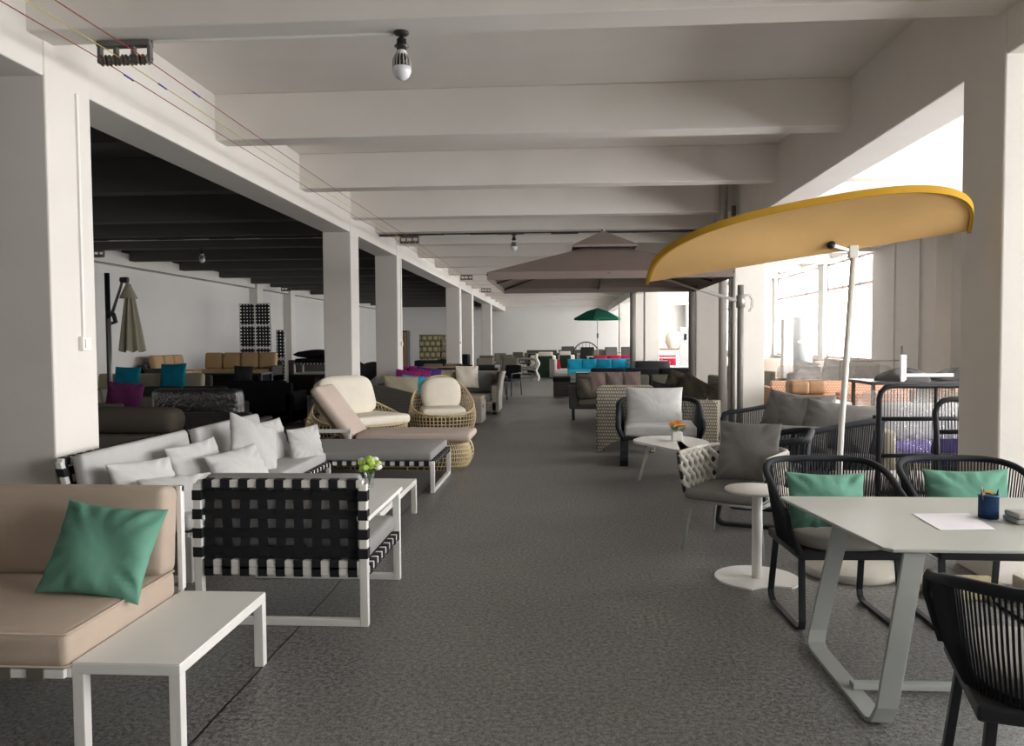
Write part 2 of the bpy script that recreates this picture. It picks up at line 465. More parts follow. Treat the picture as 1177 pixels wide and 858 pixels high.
# ------------------------------------------------------------------ light and camera
w = bpy.data.worlds.new('world'); SC.world = w; w.use_nodes = True
bg = w.node_tree.nodes['Background']; bg.inputs[0].default_value = (1.0, .985, .97, 1); bg.inputs[1].default_value = WORLD
for y0, y1 in WIN:
    l = bpy.data.lights.new('window_light', 'AREA'); l.shape = 'RECTANGLE'; l.size = HEAD - SILL - .1; l.size_y = (y1 - y0) - .1
    l.energy = 1; l.cycles.is_portal = True
    o = bpy.data.objects.new('window_light', l); COL.objects.link(o)
    o.location = (XRW + .34, (y0 + y1) / 2, (SILL + HEAD) / 2); o.rotation_euler = (0, PI / 2, 0)
cam = bpy.data.cameras.new('camera'); cam.sensor_width = 36; cam.lens = 900 / 1177 * 36; cam.clip_end = 200
co = bpy.data.objects.new('camera', cam); COL.objects.link(co); SC.camera = co
a_, p_, r_ = math.radians(-3.69), math.radians(2.35), .0065
fwd = V((math.sin(a_) * math.cos(p_), math.cos(a_) * math.cos(p_), -math.sin(p_)))
rt0 = V((math.cos(a_), -math.sin(a_), 0)); up0 = V((math.sin(a_) * math.sin(p_), math.cos(a_) * math.sin(p_), math.cos(p_)))
rt = rt0 * math.cos(r_) - up0 * math.sin(r_); upv = up0 * math.cos(r_) + rt0 * math.sin(r_)
R = Matrix((rt, upv, -fwd)).transposed().to_4x4(); R.translation = V((0, 0, 1.55)); co.matrix_world = R
SC.view_settings.view_transform = 'Standard'; SC.view_settings.exposure = EXPO
SC.cycles.max_bounces = 10; SC.cycles.diffuse_bounces = 7; SC.cycles.transparent_max_bounces = 12; SC.cycles.use_denoising = True
SC.cycles.sample_clamp_indirect = 8

# ------------------------------------------------------------------ electrics on the ceiling
RACKS = [((-2.88, 5.09, 3.545), 'iron bracket with brown porcelain spools near the front of the ceiling'),
         ((-2.88, 14.75, 3.545), 'small spool bracket on the ceiling above the second left column pair'),
         ((-2.88, 23.62, 3.545), 'spool bracket on a middle ceiling beam of the aisle'),
         ((-2.88, 29.65, 3.545), 'distant spool bracket near the end of the left column row'),
         ((-9.95, 16.25, 3.545), 'spool bracket on the dark ceiling of the left bay'),
         ((-9.95, 27.8, 3.545), 'far spool bracket in the left bay beside the wall pilasters')]
r0 = thing('insulator_rack', RACKS[0][1], 'insulator', RACKS[0][0], 0, 'spool insulator brackets on the ceiling beams')
mb = MB().box(-.18, .18, -.03, .03, -.035, 0)
for x in (-.17, -.06, .06, .17): mb.box(x - .01, x + .01, -.02, .02, -.14, -.03)
mb.tube([(-.19, 0, -.12), (.19, 0, -.12)], .008)
mb.build('bracket', M['iron'], r0)
for i in range(6):
    x = -.143 + .057 * i
    m_ = Matrix.Translation((x, 0, -.12)) @ Matrix.Scale(.82, 4) @ Matrix.Rotation(PI / 2, 4, 'Y')
    MB().lathe([(.025, -.028), (.045, -.02), (.03, -.008), (.03, .008), (.045, .02), (.025, .028)], 14, M=m_).build('spool', M['porcelain'], r0)
for loc, lab in RACKS[1:]: dup(r0, loc, 0, lab)
def wire(name, x, z, m, lab, y0, y1, sag=.03):
    pts = []; stops = [y0, 5.0, 14.75, 23.62, 29.65, 37.5, y1]
    stops = [q for q in stops if y0 <= q <= y1]
    for a, b in zip(stops, stops[1:]):
        for k in range(12):
            t = k / 12; pts.append((x, a + (b - a) * t, z - sag * 4 * t * (1 - t)))
    pts.append((x, y1, z))
    tag(MB().tube(pts, .0035, 5).build(name, m, None), lab, 'wire', 'wires strung under the aisle ceiling')
wire('electric_wire', -3.04, 3.43, M['wire_red'], 'outer red wire strung along the left beam', -1, 46.9)
wire('electric_wire', -2.90, 3.43, M['wire_yel'], 'thin yellow wire strung between the two red wires', -1, 46.9)
wire('electric_wire', -2.74, 3.43, M['wire_red'], 'inner red wire nearest the ceiling bulb', -1, 46.9)
for x, dy, lab in ((-2.90, .55, 'blue tape wound round the yellow wire'), (-2.74, .75, 'blue tape wound round the inner red wire'), (-3.04, .35, 'blue tape wound round the outer red wire')):
    tag(MB().tube([(x, 5 + dy, 3.422), (x, 5.12 + dy, 3.418)], .006, 6).build('insulating_tape', M['wire_blue']), lab, 'tape')
BULBS = [((-1.03, 5.09, 3.548), 'white finned bulb hanging from the nearest ceiling beam'),
         ((-.9, 14.78, 3.548), 'small bulb hanging over the middle of the aisle ceiling'),
         ((-.75, 23.6, 3.548), 'distant bulb hanging above the end of the aisle'),
         ((-7.6, 16.2, 3.548), 'dim bulb hanging in the dark left bay')]
r0 = thing('ceiling_bulb', BULBS[0][1], 'light bulb', BULBS[0][0], 0, 'bulbs in black holders under the ceiling')
MB().lathe([(.0, -.022), (.03, -.022), (.048, -.012), (.048, 0), (0, 0)], 24).build('ceiling_rose', M['socketblk'], r0)
MB().lathe([(0, -.115), (.03, -.115), (.033, -.10), (.048, -.092), (.045, -.085), (.033, -.08), (.031, -.045), (.014, -.038), (.012, -.02), (0, -.02)], 24).build('lamp_holder', M['socketblk'], r0)
mb = MB().lathe([(0, -.22), (.028, -.22), (.03, -.15), (.022, -.12), (0, -.113)], 20)
for k in range(16):
    a = 2 * PI * k / 16
    mb.sweep([(r * math.cos(a), r * math.sin(a), z) for r, z in ((.024, -.118), (.042, -.145), (.058, -.18), (.060, -.225))], (math.cos(a), math.sin(a), .0), .006, .005)
fins = MB(); fins.v, fins.f, fins.s = mb.v[100:], [[i - 100 for i in f] for f in mb.f[82:]], mb.s[82:]
core = MB().lathe([(0, -.225), (.046, -.225), (.046, -.17), (.024, -.125), (0, -.12)], 20).build('heat_sink_core', M['socketblk'], r0)
hs = fins.build('heat_sink_fins', M['heat'], r0)
MB().lathe([(0, -.145), (.043, -.145), (.03, -.12), (.024, -.113), (0, -.113)], 20).build('bulb_neck', M['plastic'], r0)
MB().lathe([(0, -.305), (.022, -.302), (.046, -.285), (.06, -.255), (.062, -.225), (0, -.222)], 24).build('diffuser', M['bulbglass'], r0)
for loc, lab in BULBS[1:]: dup(r0, loc, 0, lab)
for (x0, x1, y, lab) in ((-2.69, -1.08, 5.10, 'thin pale conduit from the nearest spool bracket to the nearest bulb'), (-2.66, -.95, 14.78, 'thin pale conduit to the middle aisle bulb')):
    tag(MB().box(x0, x1, y - .008, y + .008, 3.534, 3.55).build('conduit', M['plastic']), lab, 'conduit')
for y, lab in ((5.36, 'pale conduit running down the nearest left column'), (16.37, 'pale conduit running down the third left column'), (25.98, 'pale conduit running down the fourth left column')):
    tag(MB().box(-3.4, -3.385, y - .012, y + .012, 1.6, 3.3).build('conduit', M['plastic']), lab, 'conduit')
def wall_switch(y, z, lab, src=[None]):
    if src[0] is None:
        t = thing('wall_switch', lab, 'switch', (-3.385, y, z), 0, 'switches on the left columns'); src[0] = t
        MB().box(-.015, .02, -.05, .05, -.05, .05).build('switch_box', M['plastic'], t, .004)
        MB().box(.02, .026, -.028, .028, -.03, .03).build('rocker', M['plastic'], t, .002)
    else: dup(src[0], (-3.385, y, z), 0, lab)
wall_switch(5.36, 1.55, 'white switch box at the foot of the conduit on the nearest left column')
wall_switch(16.37, 1.5, 'white switch on the third left column')
wall_switch(25.98, 1.5, 'white switch on the fourth left column')
tag(MB().tube([(2.5, 12.42, 0), (2.5, 12.42, 4)], .065, 16).build('water_pipe', M['pipe']), 'pale grey pipe rising beside the second right column', 'pipe')
tag(MB().tube([(2.63, 12.3, 0), (2.63, 12.3, 3.6)], .035, 12).build('water_pipe', M['darkpipe']), 'slim dark pipe beside the pale pipe on the second right column', 'pipe')
tag(MB().tube([(2.6, 15.95, 0), (2.6, 15.95, 3.6)], .07, 12).build('water_pipe', M['darkpipe']), 'dark pipe beside the third right column', 'pipe')
tag(MB().tube([(2.62, 29.4, 0), (2.62, 29.4, 3.6)], .11, 12).build('water_pipe', M['darkpipe']), 'dark pipe beside the fifth right column', 'pipe')

# ------------------------------------------------------------------ generic furniture builders
PN = [0]
def pillow(lab, loc, size, lean=0, yaw=0, roll=0, m='greycush', group=None, name='pillow', cat='pillow', pinch=.06, wr=1.0):
    PN[0] += 1
    w_, h_, t_ = size
    o = MB().pillow(w_, h_, t_, PN[0], pinch=pinch, wr=wr).build(name, M[m])
    o.rotation_euler = (Matrix.Rotation(yaw, 3, 'Z') @ Matrix.Rotation(-lean, 3, 'X') @ Matrix.Rotation(roll, 3, 'Y')).to_euler()
    o.location = loc
    return tag(o, lab, cat, group)
def strapped(white, black, p0, p1, pitch, sw, t=.04, off=0, skip=0):
    """square rail from p0 to p1 with straps wound round it"""
    p0, p1 = V(p0), V(p1); d = p1 - p0; L = d.length; d.normalize()
    up = V((0, 0, 1)) if abs(d.z) < .7 else V((0, 1, 0))
    white.sweep([p0, p1], up, t, t)
    n = int((L - 2 * skip) / pitch)
    s0 = (L - (n - 1) * pitch) / 2
    for i in range(n):
        c = p0 + d * (s0 + i * pitch)
        black.sweep([c - d * sw / 2, c + d * sw / 2], up, t + .012, t + .012)
def webpanel(black, o, u, v, w_, h_, pu, pv, sw, th=.003):
    """woven straps over a parallelogram o + u*w + v*h"""
    u, v, o = V(u).normalized(), V(v).normalized(), V(o); nrm = u.cross(v).normalized()
    nu = int(w_ / pu); nv = int(h_ / pv)
    for i in range(nu):
        s = (w_ - (nu - 1) * pu) / 2 + i * pu
        pts = []
        K = nv * 2 + 1
        for k in range(K + 1):
            pts.append(o + u * s + v * (h_ * k / K) + nrm * (.004 if (k // 1 + i) % 2 else -.004))
        black.sweep(pts, u, sw, th)
    for j in range(nv):
        s = (h_ - (nv - 1) * pv) / 2 + j * pv
        black.sweep([o + v * s, o + v * s + u * w_], v, sw, th)
def webbed_seat(name, lab, cat, w_, d_, loc, rz, back=True, arms=False, sides=(1, 1), group=None, floor_rail='x', backh=.78, cush='grey', seat_t=.10, legs=None):
    """white tube frame with black webbing; faces -Y; back line at y=+d/2"""
    t = thing(name, lab, cat, loc, rz, group)
    W = MB(); B = MB(); hx, hy = w_ / 2, d_ / 2; z = .30
    strapped(W, B, (-hx, -hy, z), (hx, -hy, z), .1, .05); strapped(W, B, (-hx, hy, z), (hx, hy, z), .1, .05)
    strapped(W, B, (-hx, -hy, z), (-hx, hy, z), .1, .05); strapped(W, B, (hx, -hy, z), (hx, hy, z), .1, .05)
    B.box(-hx + .02, hx - .02, -hy + .02, hy - .02, z + .005, z + .012)
    W.build('seat_frame', M['white'], t, .004); B.build('seat_webbing', M['strap'], t)
    n = (0, 1, 0)
    for yy in (-hy, hy):
        for sx in (-1, 1):
            top = z
            if arms: top = .58 if yy < 0 else .78
            MB().box(sx * hx - .022, sx * hx + .022, yy - .022, yy + .022, 0, top).build('leg', M['white'], t, .004)
    for sg in (-1, 1):
        R = MB()
        if floor_rail == 'x': R.box(-hx + .022, hx - .022, sg * hy - .02, sg * hy + .02, 0, .04)
        else: R.box(sg * hx - .02, sg * hx + .02, -hy + .022, hy - .022, 0, .04)
        R.build('floor_rail', M['white'], t, .004)
    if arms:
        for sx in (-1, 1):
            MB().box(sx * hx - .035, sx * hx + .035, -hy - .022, hy + .02, .58, .605).build('armrest', M['white'], t, .004)
    if back:
        lean = 0 if arms else .12
        W = MB(); B = MB()
        z0, z1 = .34, backh
        y0, y1 = hy, hy + lean
        u = (1, 0, 0)
        bv = (V((0, y1, z1)) - V((0, y0, z0)))
        strapped(W, B, (-hx, y0, z0), (hx, y0, z0), .1, .05); strapped(W, B, (-hx, y1, z1), (hx, y1, z1), .1, .05)
        for sx in (-1, 1): strapped(W, B, (sx * hx, y0, z0), (sx * hx, y1, z1), .105, .055)
        webpanel(B, (-hx, y0, z0), u, bv, w_, bv.length, .1, .105, .054)
        W.build('back_frame', M['white'], t, .004); B.build('back_webbing', M['strap'], t)
        mx = Matrix.Translation((0, (y0 + y1) / 2 - .07, .41 + (backh - .36) / 2)) @ Matrix.Rotation(-(.05 + lean * 1.0), 4, 'X')
        MB().rbox((0, 0, 0), (w_ - .05, .085, backh - .37), .03, .01, M=mx).build('back_cushion', M[cush], t)
    MB().rbox((0, -.02 if back else 0, .325 + seat_t / 2), (w_ - .02, d_ - (.06 if back else 0), seat_t), .03, .012).build('seat_cushion', M[cush], t)
    return t
def low_table(name, lab, x0, x1, y0, y1, h, m='white', top='whitetop', leg=.045, cat='coffee table', group=None):
    t = thing(name, lab, cat, ((x0 + x1) / 2, (y0 + y1) / 2, 0), 0, group)
    hx, hy = (x1 - x0) / 2, (y1 - y0) / 2
    MB().box(-hx, hx, -hy, hy, h - .045, h - .004).build('apron', M[m], t, .003)
    MB().box(-hx + .002, hx - .002, -hy + .002, hy - .002, h - .004, h).build('table_top', M[top], t)
    for sx in (-1, 1):
        for sy in (-1, 1):
            MB().box(sx * (hx - leg / 2) - leg / 2, sx * (hx - leg / 2) + leg / 2, sy * (hy - leg / 2) - leg / 2, sy * (hy - leg / 2) + leg / 2, 0, h - .045).build('leg', M[m], t, .003)
    return t
def block_sofa(name, lab, w_, d_, loc, rz, base='wickerbr', cush='midgrey', n=3, hs=.28, ha=.6, hb=.72, arm=.14, ct=.14, arms=(1, 1), backs=True, cat='sofa', group=None, bcush=None, bh=.42, legs=.06, tufted=False):
    t = thing(name, lab, cat, loc, rz, group)
    hx, hy = w_ / 2, d_ / 2
    MB().rbox((0, 0, (hs + legs) / 2), (w_, d_, hs - legs), .02).build('base', M[base], t)
    for sx, on in ((-1, arms[0]), (1, arms[1])):
        if on: MB().rbox((sx * (hx - arm / 2), 0, (legs + ha) / 2), (arm, d_, ha - legs), .03).build('armrest', M[base], t)
    if backs: MB().rbox((0, hy - .06, (legs + hb) / 2), (w_, .12, hb - legs), .03).build('back', M[base], t)
    xl = -hx + (arm if arms[0] else 0); xr = hx - (arm if arms[1] else 0); cw = (xr - xl) / n
    for i in range(n):
        cx = xl + cw * (i + .5)
        MB().rbox((cx, -.05, hs + ct / 2), (cw - .01, d_ - .14, ct), .04, .015).build('seat_cushion', M[cush], t)
        if backs and bcush != 'none':
            mx = Matrix.Translation((cx, hy - .21, hs + ct + bh / 2)) @ Matrix.Rotation(-.15, 4, 'X')
            if tufted:
                q = MB()
                for a in (-1, 1):
                    q.pillow(cw / 2, bh, .22, i * 2 + a, 10, M=mx @ Matrix.Translation((a * cw / 4, 0, 0)), pinch=.02)
                q.build('back_cushion', M[bcush or cush], t)
            else: MB().rbox((0, 0, 0), (cw - .02, .15, bh), .06, .025, M=mx).build('back_cushion', M[bcush or cush], t)
    for sx in (-1, 1):
        for sy in (-1, 1):
            MB().box(sx * (hx - .08) - .025, sx * (hx - .08) + .025, sy * (hy - .08) - .025, sy * (hy - .08) + .025, 0, legs + .01).build('leg', M['black'], t)
    return t
def arc(c, r, a0, a1, n=6):
    return [(c[0] + r * math.cos(a0 + (a1 - a0) * k / n), c[1] + r * math.sin(a0 + (a1 - a0) * k / n)) for k in range(n + 1)]
def rope_seat(name, lab, cat, w_, d_, hs, ha, hb, loc, rz, n=70, r=.0045, legs='sled', cush='seatgrey', ct=.07, group=None, rail=.016, flare=.07, ropemat='rope', frame='black', backflat=False, legw=.035, sqc=False):
    """rope-sided tub; faces -Y.  the rail runs from the front of the left arm round the back"""
    t = thing(name, lab, cat, loc, rz, group)
    hx, hy = w_ / 2, d_ / 2
    def ring(tt, k, zf):           # tt 0..1 along horseshoe, k = size factor
        rc = min(hx, hy) * (.75 if not backflat else .3)
        path = [(-hx, -hy)] + [(-hx, hy - rc)] + arc((-hx + rc, hy - rc), rc, PI, PI / 2, 8)[1:] + arc((hx - rc, hy - rc), rc, PI / 2, 0, 8) + [(hx, -hy)]
        L = [0]
        for a, b in zip(path, path[1:]): L.append(L[-1] + math.dist(a, b))
        s = tt * L[-1]
        for i in range(len(path) - 1):
            if s <= L[i + 1] + 1e-9:
                f = (s - L[i]) / max(1e-9, L[i + 1] - L[i]); x = path[i][0] + (path[i + 1][0] - path[i][0]) * f; y = path[i][1] + (path[i + 1][1] - path[i][1]) * f
                break
        e = (y + hy) / (2 * hy)
        z = zf(e)
        return (x * k, y * k if y > 0 else y, z)
    sm = lambda e: e * e * (3 - 2 * e)
    zt = lambda e: ha + (hb - ha) * sm(max(0, min(1, e)))
    zb = lambda e: hs - .02
    top = [ring(i / 48, 1 + flare / hx, zt) for i in range(49)]
    bot = lambda q: ring(q, 1, zb)
    f0 = bot(0); f1 = bot(1)
    railp = [(f0[0], f0[1] - .01, hs - .02), (top[0][0], top[0][1] - .02, ha - .08)] + [(top[0][0], top[0][1], ha - .02)] + top[1:-1] + [(top[-1][0], top[-1][1], ha - .02), (top[-1][0], top[-1][1] - .02, ha - .08), (f1[0], f1[1] - .01, hs - .02)]
    MB().tube(railp, rail, 8).build('top_rail', M[ropemat if rail > .014 else frame], t)
    S = MB()
    for i in range(n):
        q = (i + .5) / n
        a = ring(q, 1 + flare / hx, zt); b = bot(q)
        S.tube([a, ((a[0] + b[0]) / 2 * 1.01, (a[1] + b[1]) / 2 * 1.01, (a[2] + b[2]) / 2), b], r, 4)
    S.build('rope_panel', M[ropemat], t)
    F = MB(); F.box(-hx, hx, -hy, hy, hs - .06, hs - .01)
    F.build('seat_frame', M[frame], t, .01)
    if backflat or sqc: MB().rbox((0, -.02, hs - .01 + ct / 2), (w_ - .05, d_ - .03, ct), .03, .012).build('seat_cushion', M[cush], t)
    else: MB().softpad(w_ - .07, d_ - .03, ct, (0, -.03, hs - .01 + ct / 2)).build('seat_cushion', M[cush], t)
    if legs == 'sled':
        for sx in (-1, 1):
            x = sx * (hx - .03); fz = hs - .05
            fr, bk = -hy - .0, hy - .02
            c = [(x, fr + .05, fz), (x + sx * .01, fr + .0, .07), (x + sx * .01, fr + .012, .03), (x + sx * .01, fr + .05, .012), (x + sx * .01, bk - .03, .012), (x + sx * .01, bk + .008, .03), (x + sx * .01, bk + .02, .07), (x, bk - .04, fz)]
            MB().sweep(c, (1, 0, 0), legw, .016 + (legw - .035) * .5).build('sled_leg', M[frame], t, .003)
    else:
        for sx in (-1, 1):
            for sy in (-1, 1):
                MB().sweep([(sx * (hx - .05), sy * (hy - .06), hs - .05), (sx * (hx - .01), sy * (hy - .0), 0)], (0, 1, 0), .04, .03).build('leg', M[frame], t, .004)
    return t

# ------------------------------------------------------------------ front left: beige sofa and its white table
low_table('coffee_table', 'low white metal table butted against the beige sofa in the foreground', -1.85, -1.43, 2.79, 3.64, .35, group='low white metal tables')
t = thing('modular_sofa', 'beige modular sofa on a white strapped frame at the front left edge', 'sofa', (-2.75, 3.2, 0))
sc_ = MB().rbox((0, -.02, .40), (1.8, .84, .135), .035, .012).build('seat_cushion', M['beige'], t)
for z_, n_ in ((.462, 'piping'), (.338, 'piping')): MB().tube([(-.885, -.428, z_), (.885, -.428, z_), (.893, -.42, z_), (.893, .385, z_), (.885, .393, z_), (-.885, .393, z_)], .006, 6, True).build(n_, M['beige'], sc_)
mx = Matrix.Translation((0, .36, .665)) @ Matrix.Rotation(-.10, 4, 'X')
MB().rbox((0, 0, 0), (1.8, .15, .42), .045, .015, M=mx).build('back_cushion', M['beige'], t)
W = MB(); B = MB()
for yy in (-.41, .46): strapped(W, B, (-.9, yy, .31), (.88, yy, .31), .13, .065, .035)
for xx in (-.9, .88): W.box(xx - .018, xx + .018, -.41, .46, .29, .33)
W.build('seat_frame', M['white'], t, .003); B.build('seat_webbing', M['olive'], t)
W = MB(); W.box(-.9, -.87, .45, .48, .0, .86); W.box(.885, .91, .44, .475, .0, .86); W.box(-.9, .91, .45, .475, .83, .86); W.box(-.9, .91, .45, .475, .33, .36)
W.build('back_frame', M['white'], t, .003)
for x in (-.88,): MB().box(x - .02, x + .02, -.43, -.39, 0, .3).build('leg', M['white'], t)
pillow('green square pillow on the beige sofa at the front left', (-2.01, 3.27, .645), (.47, .42, .15), .5, .02, .10, 'green', pinch=.10)

# ------------------------------------------------------------------ webbed group
webbed_seat('webbed_armchair', 'white framed armchair with black webbing seen from behind in the left foreground', 'armchair', .92, .84, (-1.54, 4.575, 0), PI, back=True, arms=True, cush='daygrey')
low_table('coffee_table', 'low white table holding the vase of green and white flowers', -2.15, -1.32, 5.55, 6.97, .31, group='low white metal tables')
G1 = 'grey modules of the webbed corner sofa'
webbed_seat('corner_sofa_module', 'near grey module of the webbed corner sofa along the left columns', 'sofa', 1.5, .74, (-2.78, 5.62, 0), PI / 2, group=G1, floor_rail='y')
webbed_seat('corner_sofa_module', 'far grey module of the webbed corner sofa beside the daybed', 'sofa', 1.42, .72, (-2.76, 7.13, 0), PI / 2, group=G1, floor_rail='y')
t = webbed_seat('daybed', 'grey cushioned daybed on a white frame jutting into the aisle', 'daybed', 1.72, 1.13, (-2.19, 8.46, 0), 0, back=False, floor_rail='y', seat_t=.085, cush='daygrey')
W = MB(); W.box(-.88, -.30, .575, .605, .48, .52); W.box(-.33, -.30, .575, .605, .3, .5); W.build('armrest', M['white'], t, .003)
GP = 'small grey pillows on the webbed corner sofa'
pillow('grey pillow at the near end of the webbed corner sofa against its back', (-2.84, 5.14, .57), (.56, .38, .14), .35, PI / 2 - .25, .05, group=GP)
pillow('grey lumbar pillow lying in front at the near end of the corner sofa', (-2.56, 5.12, .51), (.58, .34, .13), .7, PI / 2 - .4, .08, group=GP)
pillow('grey pillow leaning at the middle of the near sofa module', (-2.82, 5.88, .58), (.56, .42, .14), .35, PI / 2 - .25, -.05, group=GP)
pillow('plump grey lumbar pillow in front of the middle pillow on the corner sofa', (-2.53, 5.95, .56), (.54, .34, .15), .5, PI / 2 - .4, -.08, group=GP)
pillow('largest grey pillow tilted on one corner on the webbed corner sofa', (-2.72, 6.72, .64), (.52, .50, .16), .45, PI / 2 - .35, .45, group=GP)
pillow('grey pillow against the back at the far end of the corner sofa', (-2.80, 7.32, .60), (.50, .42, .14), .3, PI / 2 - .25, -.03, group=GP)
pillow('upright grey lumbar pillow beside the daybed end', (-2.52, 7.50, .56), (.40, .33, .14), .2, PI / 2 - .5, -.05, group=GP)
# vase
t = thing('flower_vase', 'clear glass vase of green and white roses on the low white table', 'vase', (-1.64, 6.52, .312))
MB().lathe([(0, .004), (.033, .004), (.036, .02), (.034, .05), (.045, .12), (.048, .13), (.044, .13), (.041, .12), (.030, .05), (.030, .022), (0, .018)], 20).build('glass_vase', M['tumbler'], t)
ST = MB(); 
rnd = random.Random(3); FL = []
for i in range(13):
    a = rnd.uniform(0, 6.28); r_q = rnd.uniform(.02, .085); z_q = .17 + rnd.uniform(-.02, .06) + (.085 - r_q) * .4
    FL.append((r_q * math.cos(a), r_q * math.sin(a), z_q))
    ST.tube([(0, 0, .03), (r_q * .3 * math.cos(a), r_q * .3 * math.sin(a), .12), FL[-1]], .002, 4)
ST.build('stems', M['leaf'], t)
def rose(c, r, seed):
    q = MB()
    for k in range(3):
        rr = r * (1 - .22 * k)
        q.surf(lambda u, v: (c[0] + rr * math.cos(6.283 * u) * math.sin(v * 2.6 + .25) * (1 + .14 * math.sin(5 * 6.283 * u + k * 2 + seed)), c[1] + rr * math.sin(6.283 * u) * math.sin(v * 2.6 + .25) * (1 + .14 * math.sin(5 * 6.283 * u + k * 2 + seed)), c[2] + rr * .9 * math.cos(v * 2.6 + .25) * (-1 if k % 2 else 1) * .9 + .2 * k * rr), 20, 6, True)
    return q
for i, f in enumerate(FL): rose(f, .032, i).build('white_rose' if i in (2, 5, 9) else 'green_rose', M['petal'] if i in (2, 5, 9) else M['lime'], t)
q = MB()
for i in range(14):
    a = rnd.uniform(0, 6.28); b = V((.09 * math.cos(a), .09 * math.sin(a), .15 + rnd.uniform(-.02, .05))); d_ = V((math.cos(a), math.sin(a), rnd.uniform(-.2, .5))) * .05; s_ = V((-math.sin(a), math.cos(a), 0)) * .014
    q.add([b, b + d_ * .5 + s_, b + d_, b + d_ * .5 - s_], [(0, 1, 2, 3)])
q.build('leaves', M['leaf'], t)

# ------------------------------------------------------------------ open cane pieces
def cane_tub(name, lab, cat, loc, rz, rx, ry, hf, hb, hs, nv=54, group=None, bulge=.1, base=.8, power=2.2, rs=.009, taper=.18):
    """cane lattice tub, open to -Y"""
    t = thing(name, lab, cat, loc, rz, group)
    def rim(a):     # a angle, back is +Y
        e = (math.sin(a) + 1) / 2
        return hf + (hb - hf) * e ** power
    def P(a, s):
        H = rim(a); z = H * s
        k = base + (1 - base) * math.sin(min(1, z / hs) * PI / 2) + bulge * math.sin(PI * min(1, z / (hs * 1.6))) - taper * max(0, (z - hs) / max(.1, hb - hs)) ** 1.3
        return (rx * k * math.cos(a), ry * k * math.sin(a), z)
    q = MB()
    for i in range(nv):
        a = 2 * PI * (i + .5) / nv
        q.tube([P(a, s / 8) for s in range(9)], rs, 4)
    for z in [.03 + .055 * k for k in range(int(hb / .055))]:
        seg = []; run = []
        for i in range(nv * 1 + 1):
            a = 2 * PI * i / nv + PI * 1.5
            if rim(a) > z + .02: run.append(P(a, z / rim(a)))
            else:
                if len(run) > 1: seg.append(run)
                run = []
        if len(run) > 1: seg.append(run)
        for g in seg: q.tube(g, rs * .75, 4)
    q.build('cane_lattice', M['cane'], t)
    q = MB(); q.tube([P(2 * PI * i / nv, 1) for i in range(nv)], rs * 1.6, 6, True)
    for i in range(nv * 2): # bound rim
        p = V(P(PI * i / nv, 1.0)); p2 = V(P(PI * i / nv, 1.0)); q.tube([p + V((0, 0, .016)), p - V((0, 0, .02))], rs * .9, 4)
    q.build('bound_rim', M['cane'], t)
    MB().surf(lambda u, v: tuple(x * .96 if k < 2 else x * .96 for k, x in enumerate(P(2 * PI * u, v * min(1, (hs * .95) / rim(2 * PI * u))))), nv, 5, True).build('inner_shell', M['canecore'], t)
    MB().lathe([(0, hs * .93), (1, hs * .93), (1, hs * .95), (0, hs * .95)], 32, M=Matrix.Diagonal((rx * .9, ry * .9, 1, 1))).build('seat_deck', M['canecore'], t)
    return t
t = cane_tub('cane_armchair', 'tall egg shaped cane armchair with cream cushions facing the aisle', 'armchair', (-1.86, 12.0, 0), .25, .47, .45, .44, 1.0, .44, power=1.5, taper=.08)
MB().rbox((0, -.05, .475), (.66, .60, .12), .05, .02).build('seat_cushion', M['cream'], t)
mx = Matrix.Translation((0, .22, .71)) @ Matrix.Rotation(-.22, 4, 'X')
MB().softpad(.62, .54, .17, (0, 0, 0), 2.8, M=mx @ Matrix.Translation((0, -.03, .0)) @ Matrix.Rotation(PI / 2, 4, 'X')).build('back_cushion', M['cream'], t)
t = cane_tub('cane_loveseat', 'wide low cane lounge chair with a big cream back cushion', 'lounge chair', (-2.95, 11.05, 0), .85, .66, .64, .40, .86, .40, nv=72)
MB().rbox((.04, -.12, .45), (1.0, .90, .13), .05, .015).build('seat_cushion', M['cream'], t)
mx = Matrix.Translation((-.06, .20, .76)) @ Matrix.Rotation(-.38, 4, 'X')
MB().softpad(.92, .60, .22, (0, 0, 0), 4, M=mx @ Matrix.Rotation(PI / 2, 4, 'X')).build('back_cushion', M['cream'], t)
# pink-beige chaise on cane body
t = thing('cane_chaise', 'cane chaise longue with a pinkish beige cushion raised at one end', 'chaise longue', (-2.05, 9.62, 0))
def cp(a, s):
    # stadium outline x -0.85..0.95, y -0.4..0.4
    ca, sa = math.cos(a), math.sin(a)
    k = .93 + .07 * math.sin(PI * s)
    ex = math.copysign(abs(ca) ** .45, ca); ey = math.copysign(abs(sa) ** .45, sa)
    return ((.93 * ex) * k, .40 * ey * k, .35 * s)
q = MB(); nn = 96
for i in range(nn): q.tube([cp(2 * PI * (i + .5) / nn, s / 6) for s in range(7)], .008, 4)
for s in range(8): q.tube([cp(2 * PI * i / nn, s / 7) for i in range(nn)], .007, 4, True)
q.build('cane_lattice', M['cane'], t)
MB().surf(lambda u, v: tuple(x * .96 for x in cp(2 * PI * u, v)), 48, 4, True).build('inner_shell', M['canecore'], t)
MB().rbox((.25, 0, .395), (1.40, .76, .09), .04, .01).build('seat_cushion', M['pinkbeige'], t)
mx = Matrix.Translation((-.74, 0, .68)) @ Matrix.Rotation(math.radians(-37), 4, 'Y')
MB().rbox((0, 0, 0), (.12, .72, .78), .05, .01, M=mx).build('raised_back_cushion', M['pinkbeige'], t)
mx2 = Matrix.Translation((-.79, 0, .62)) @ Matrix.Rotation(math.radians(-37), 4, 'Y')
MB().box(-.02, .02, -.33, .33, -.3, .3, mx2).build('back_support', M['canecore'], t)

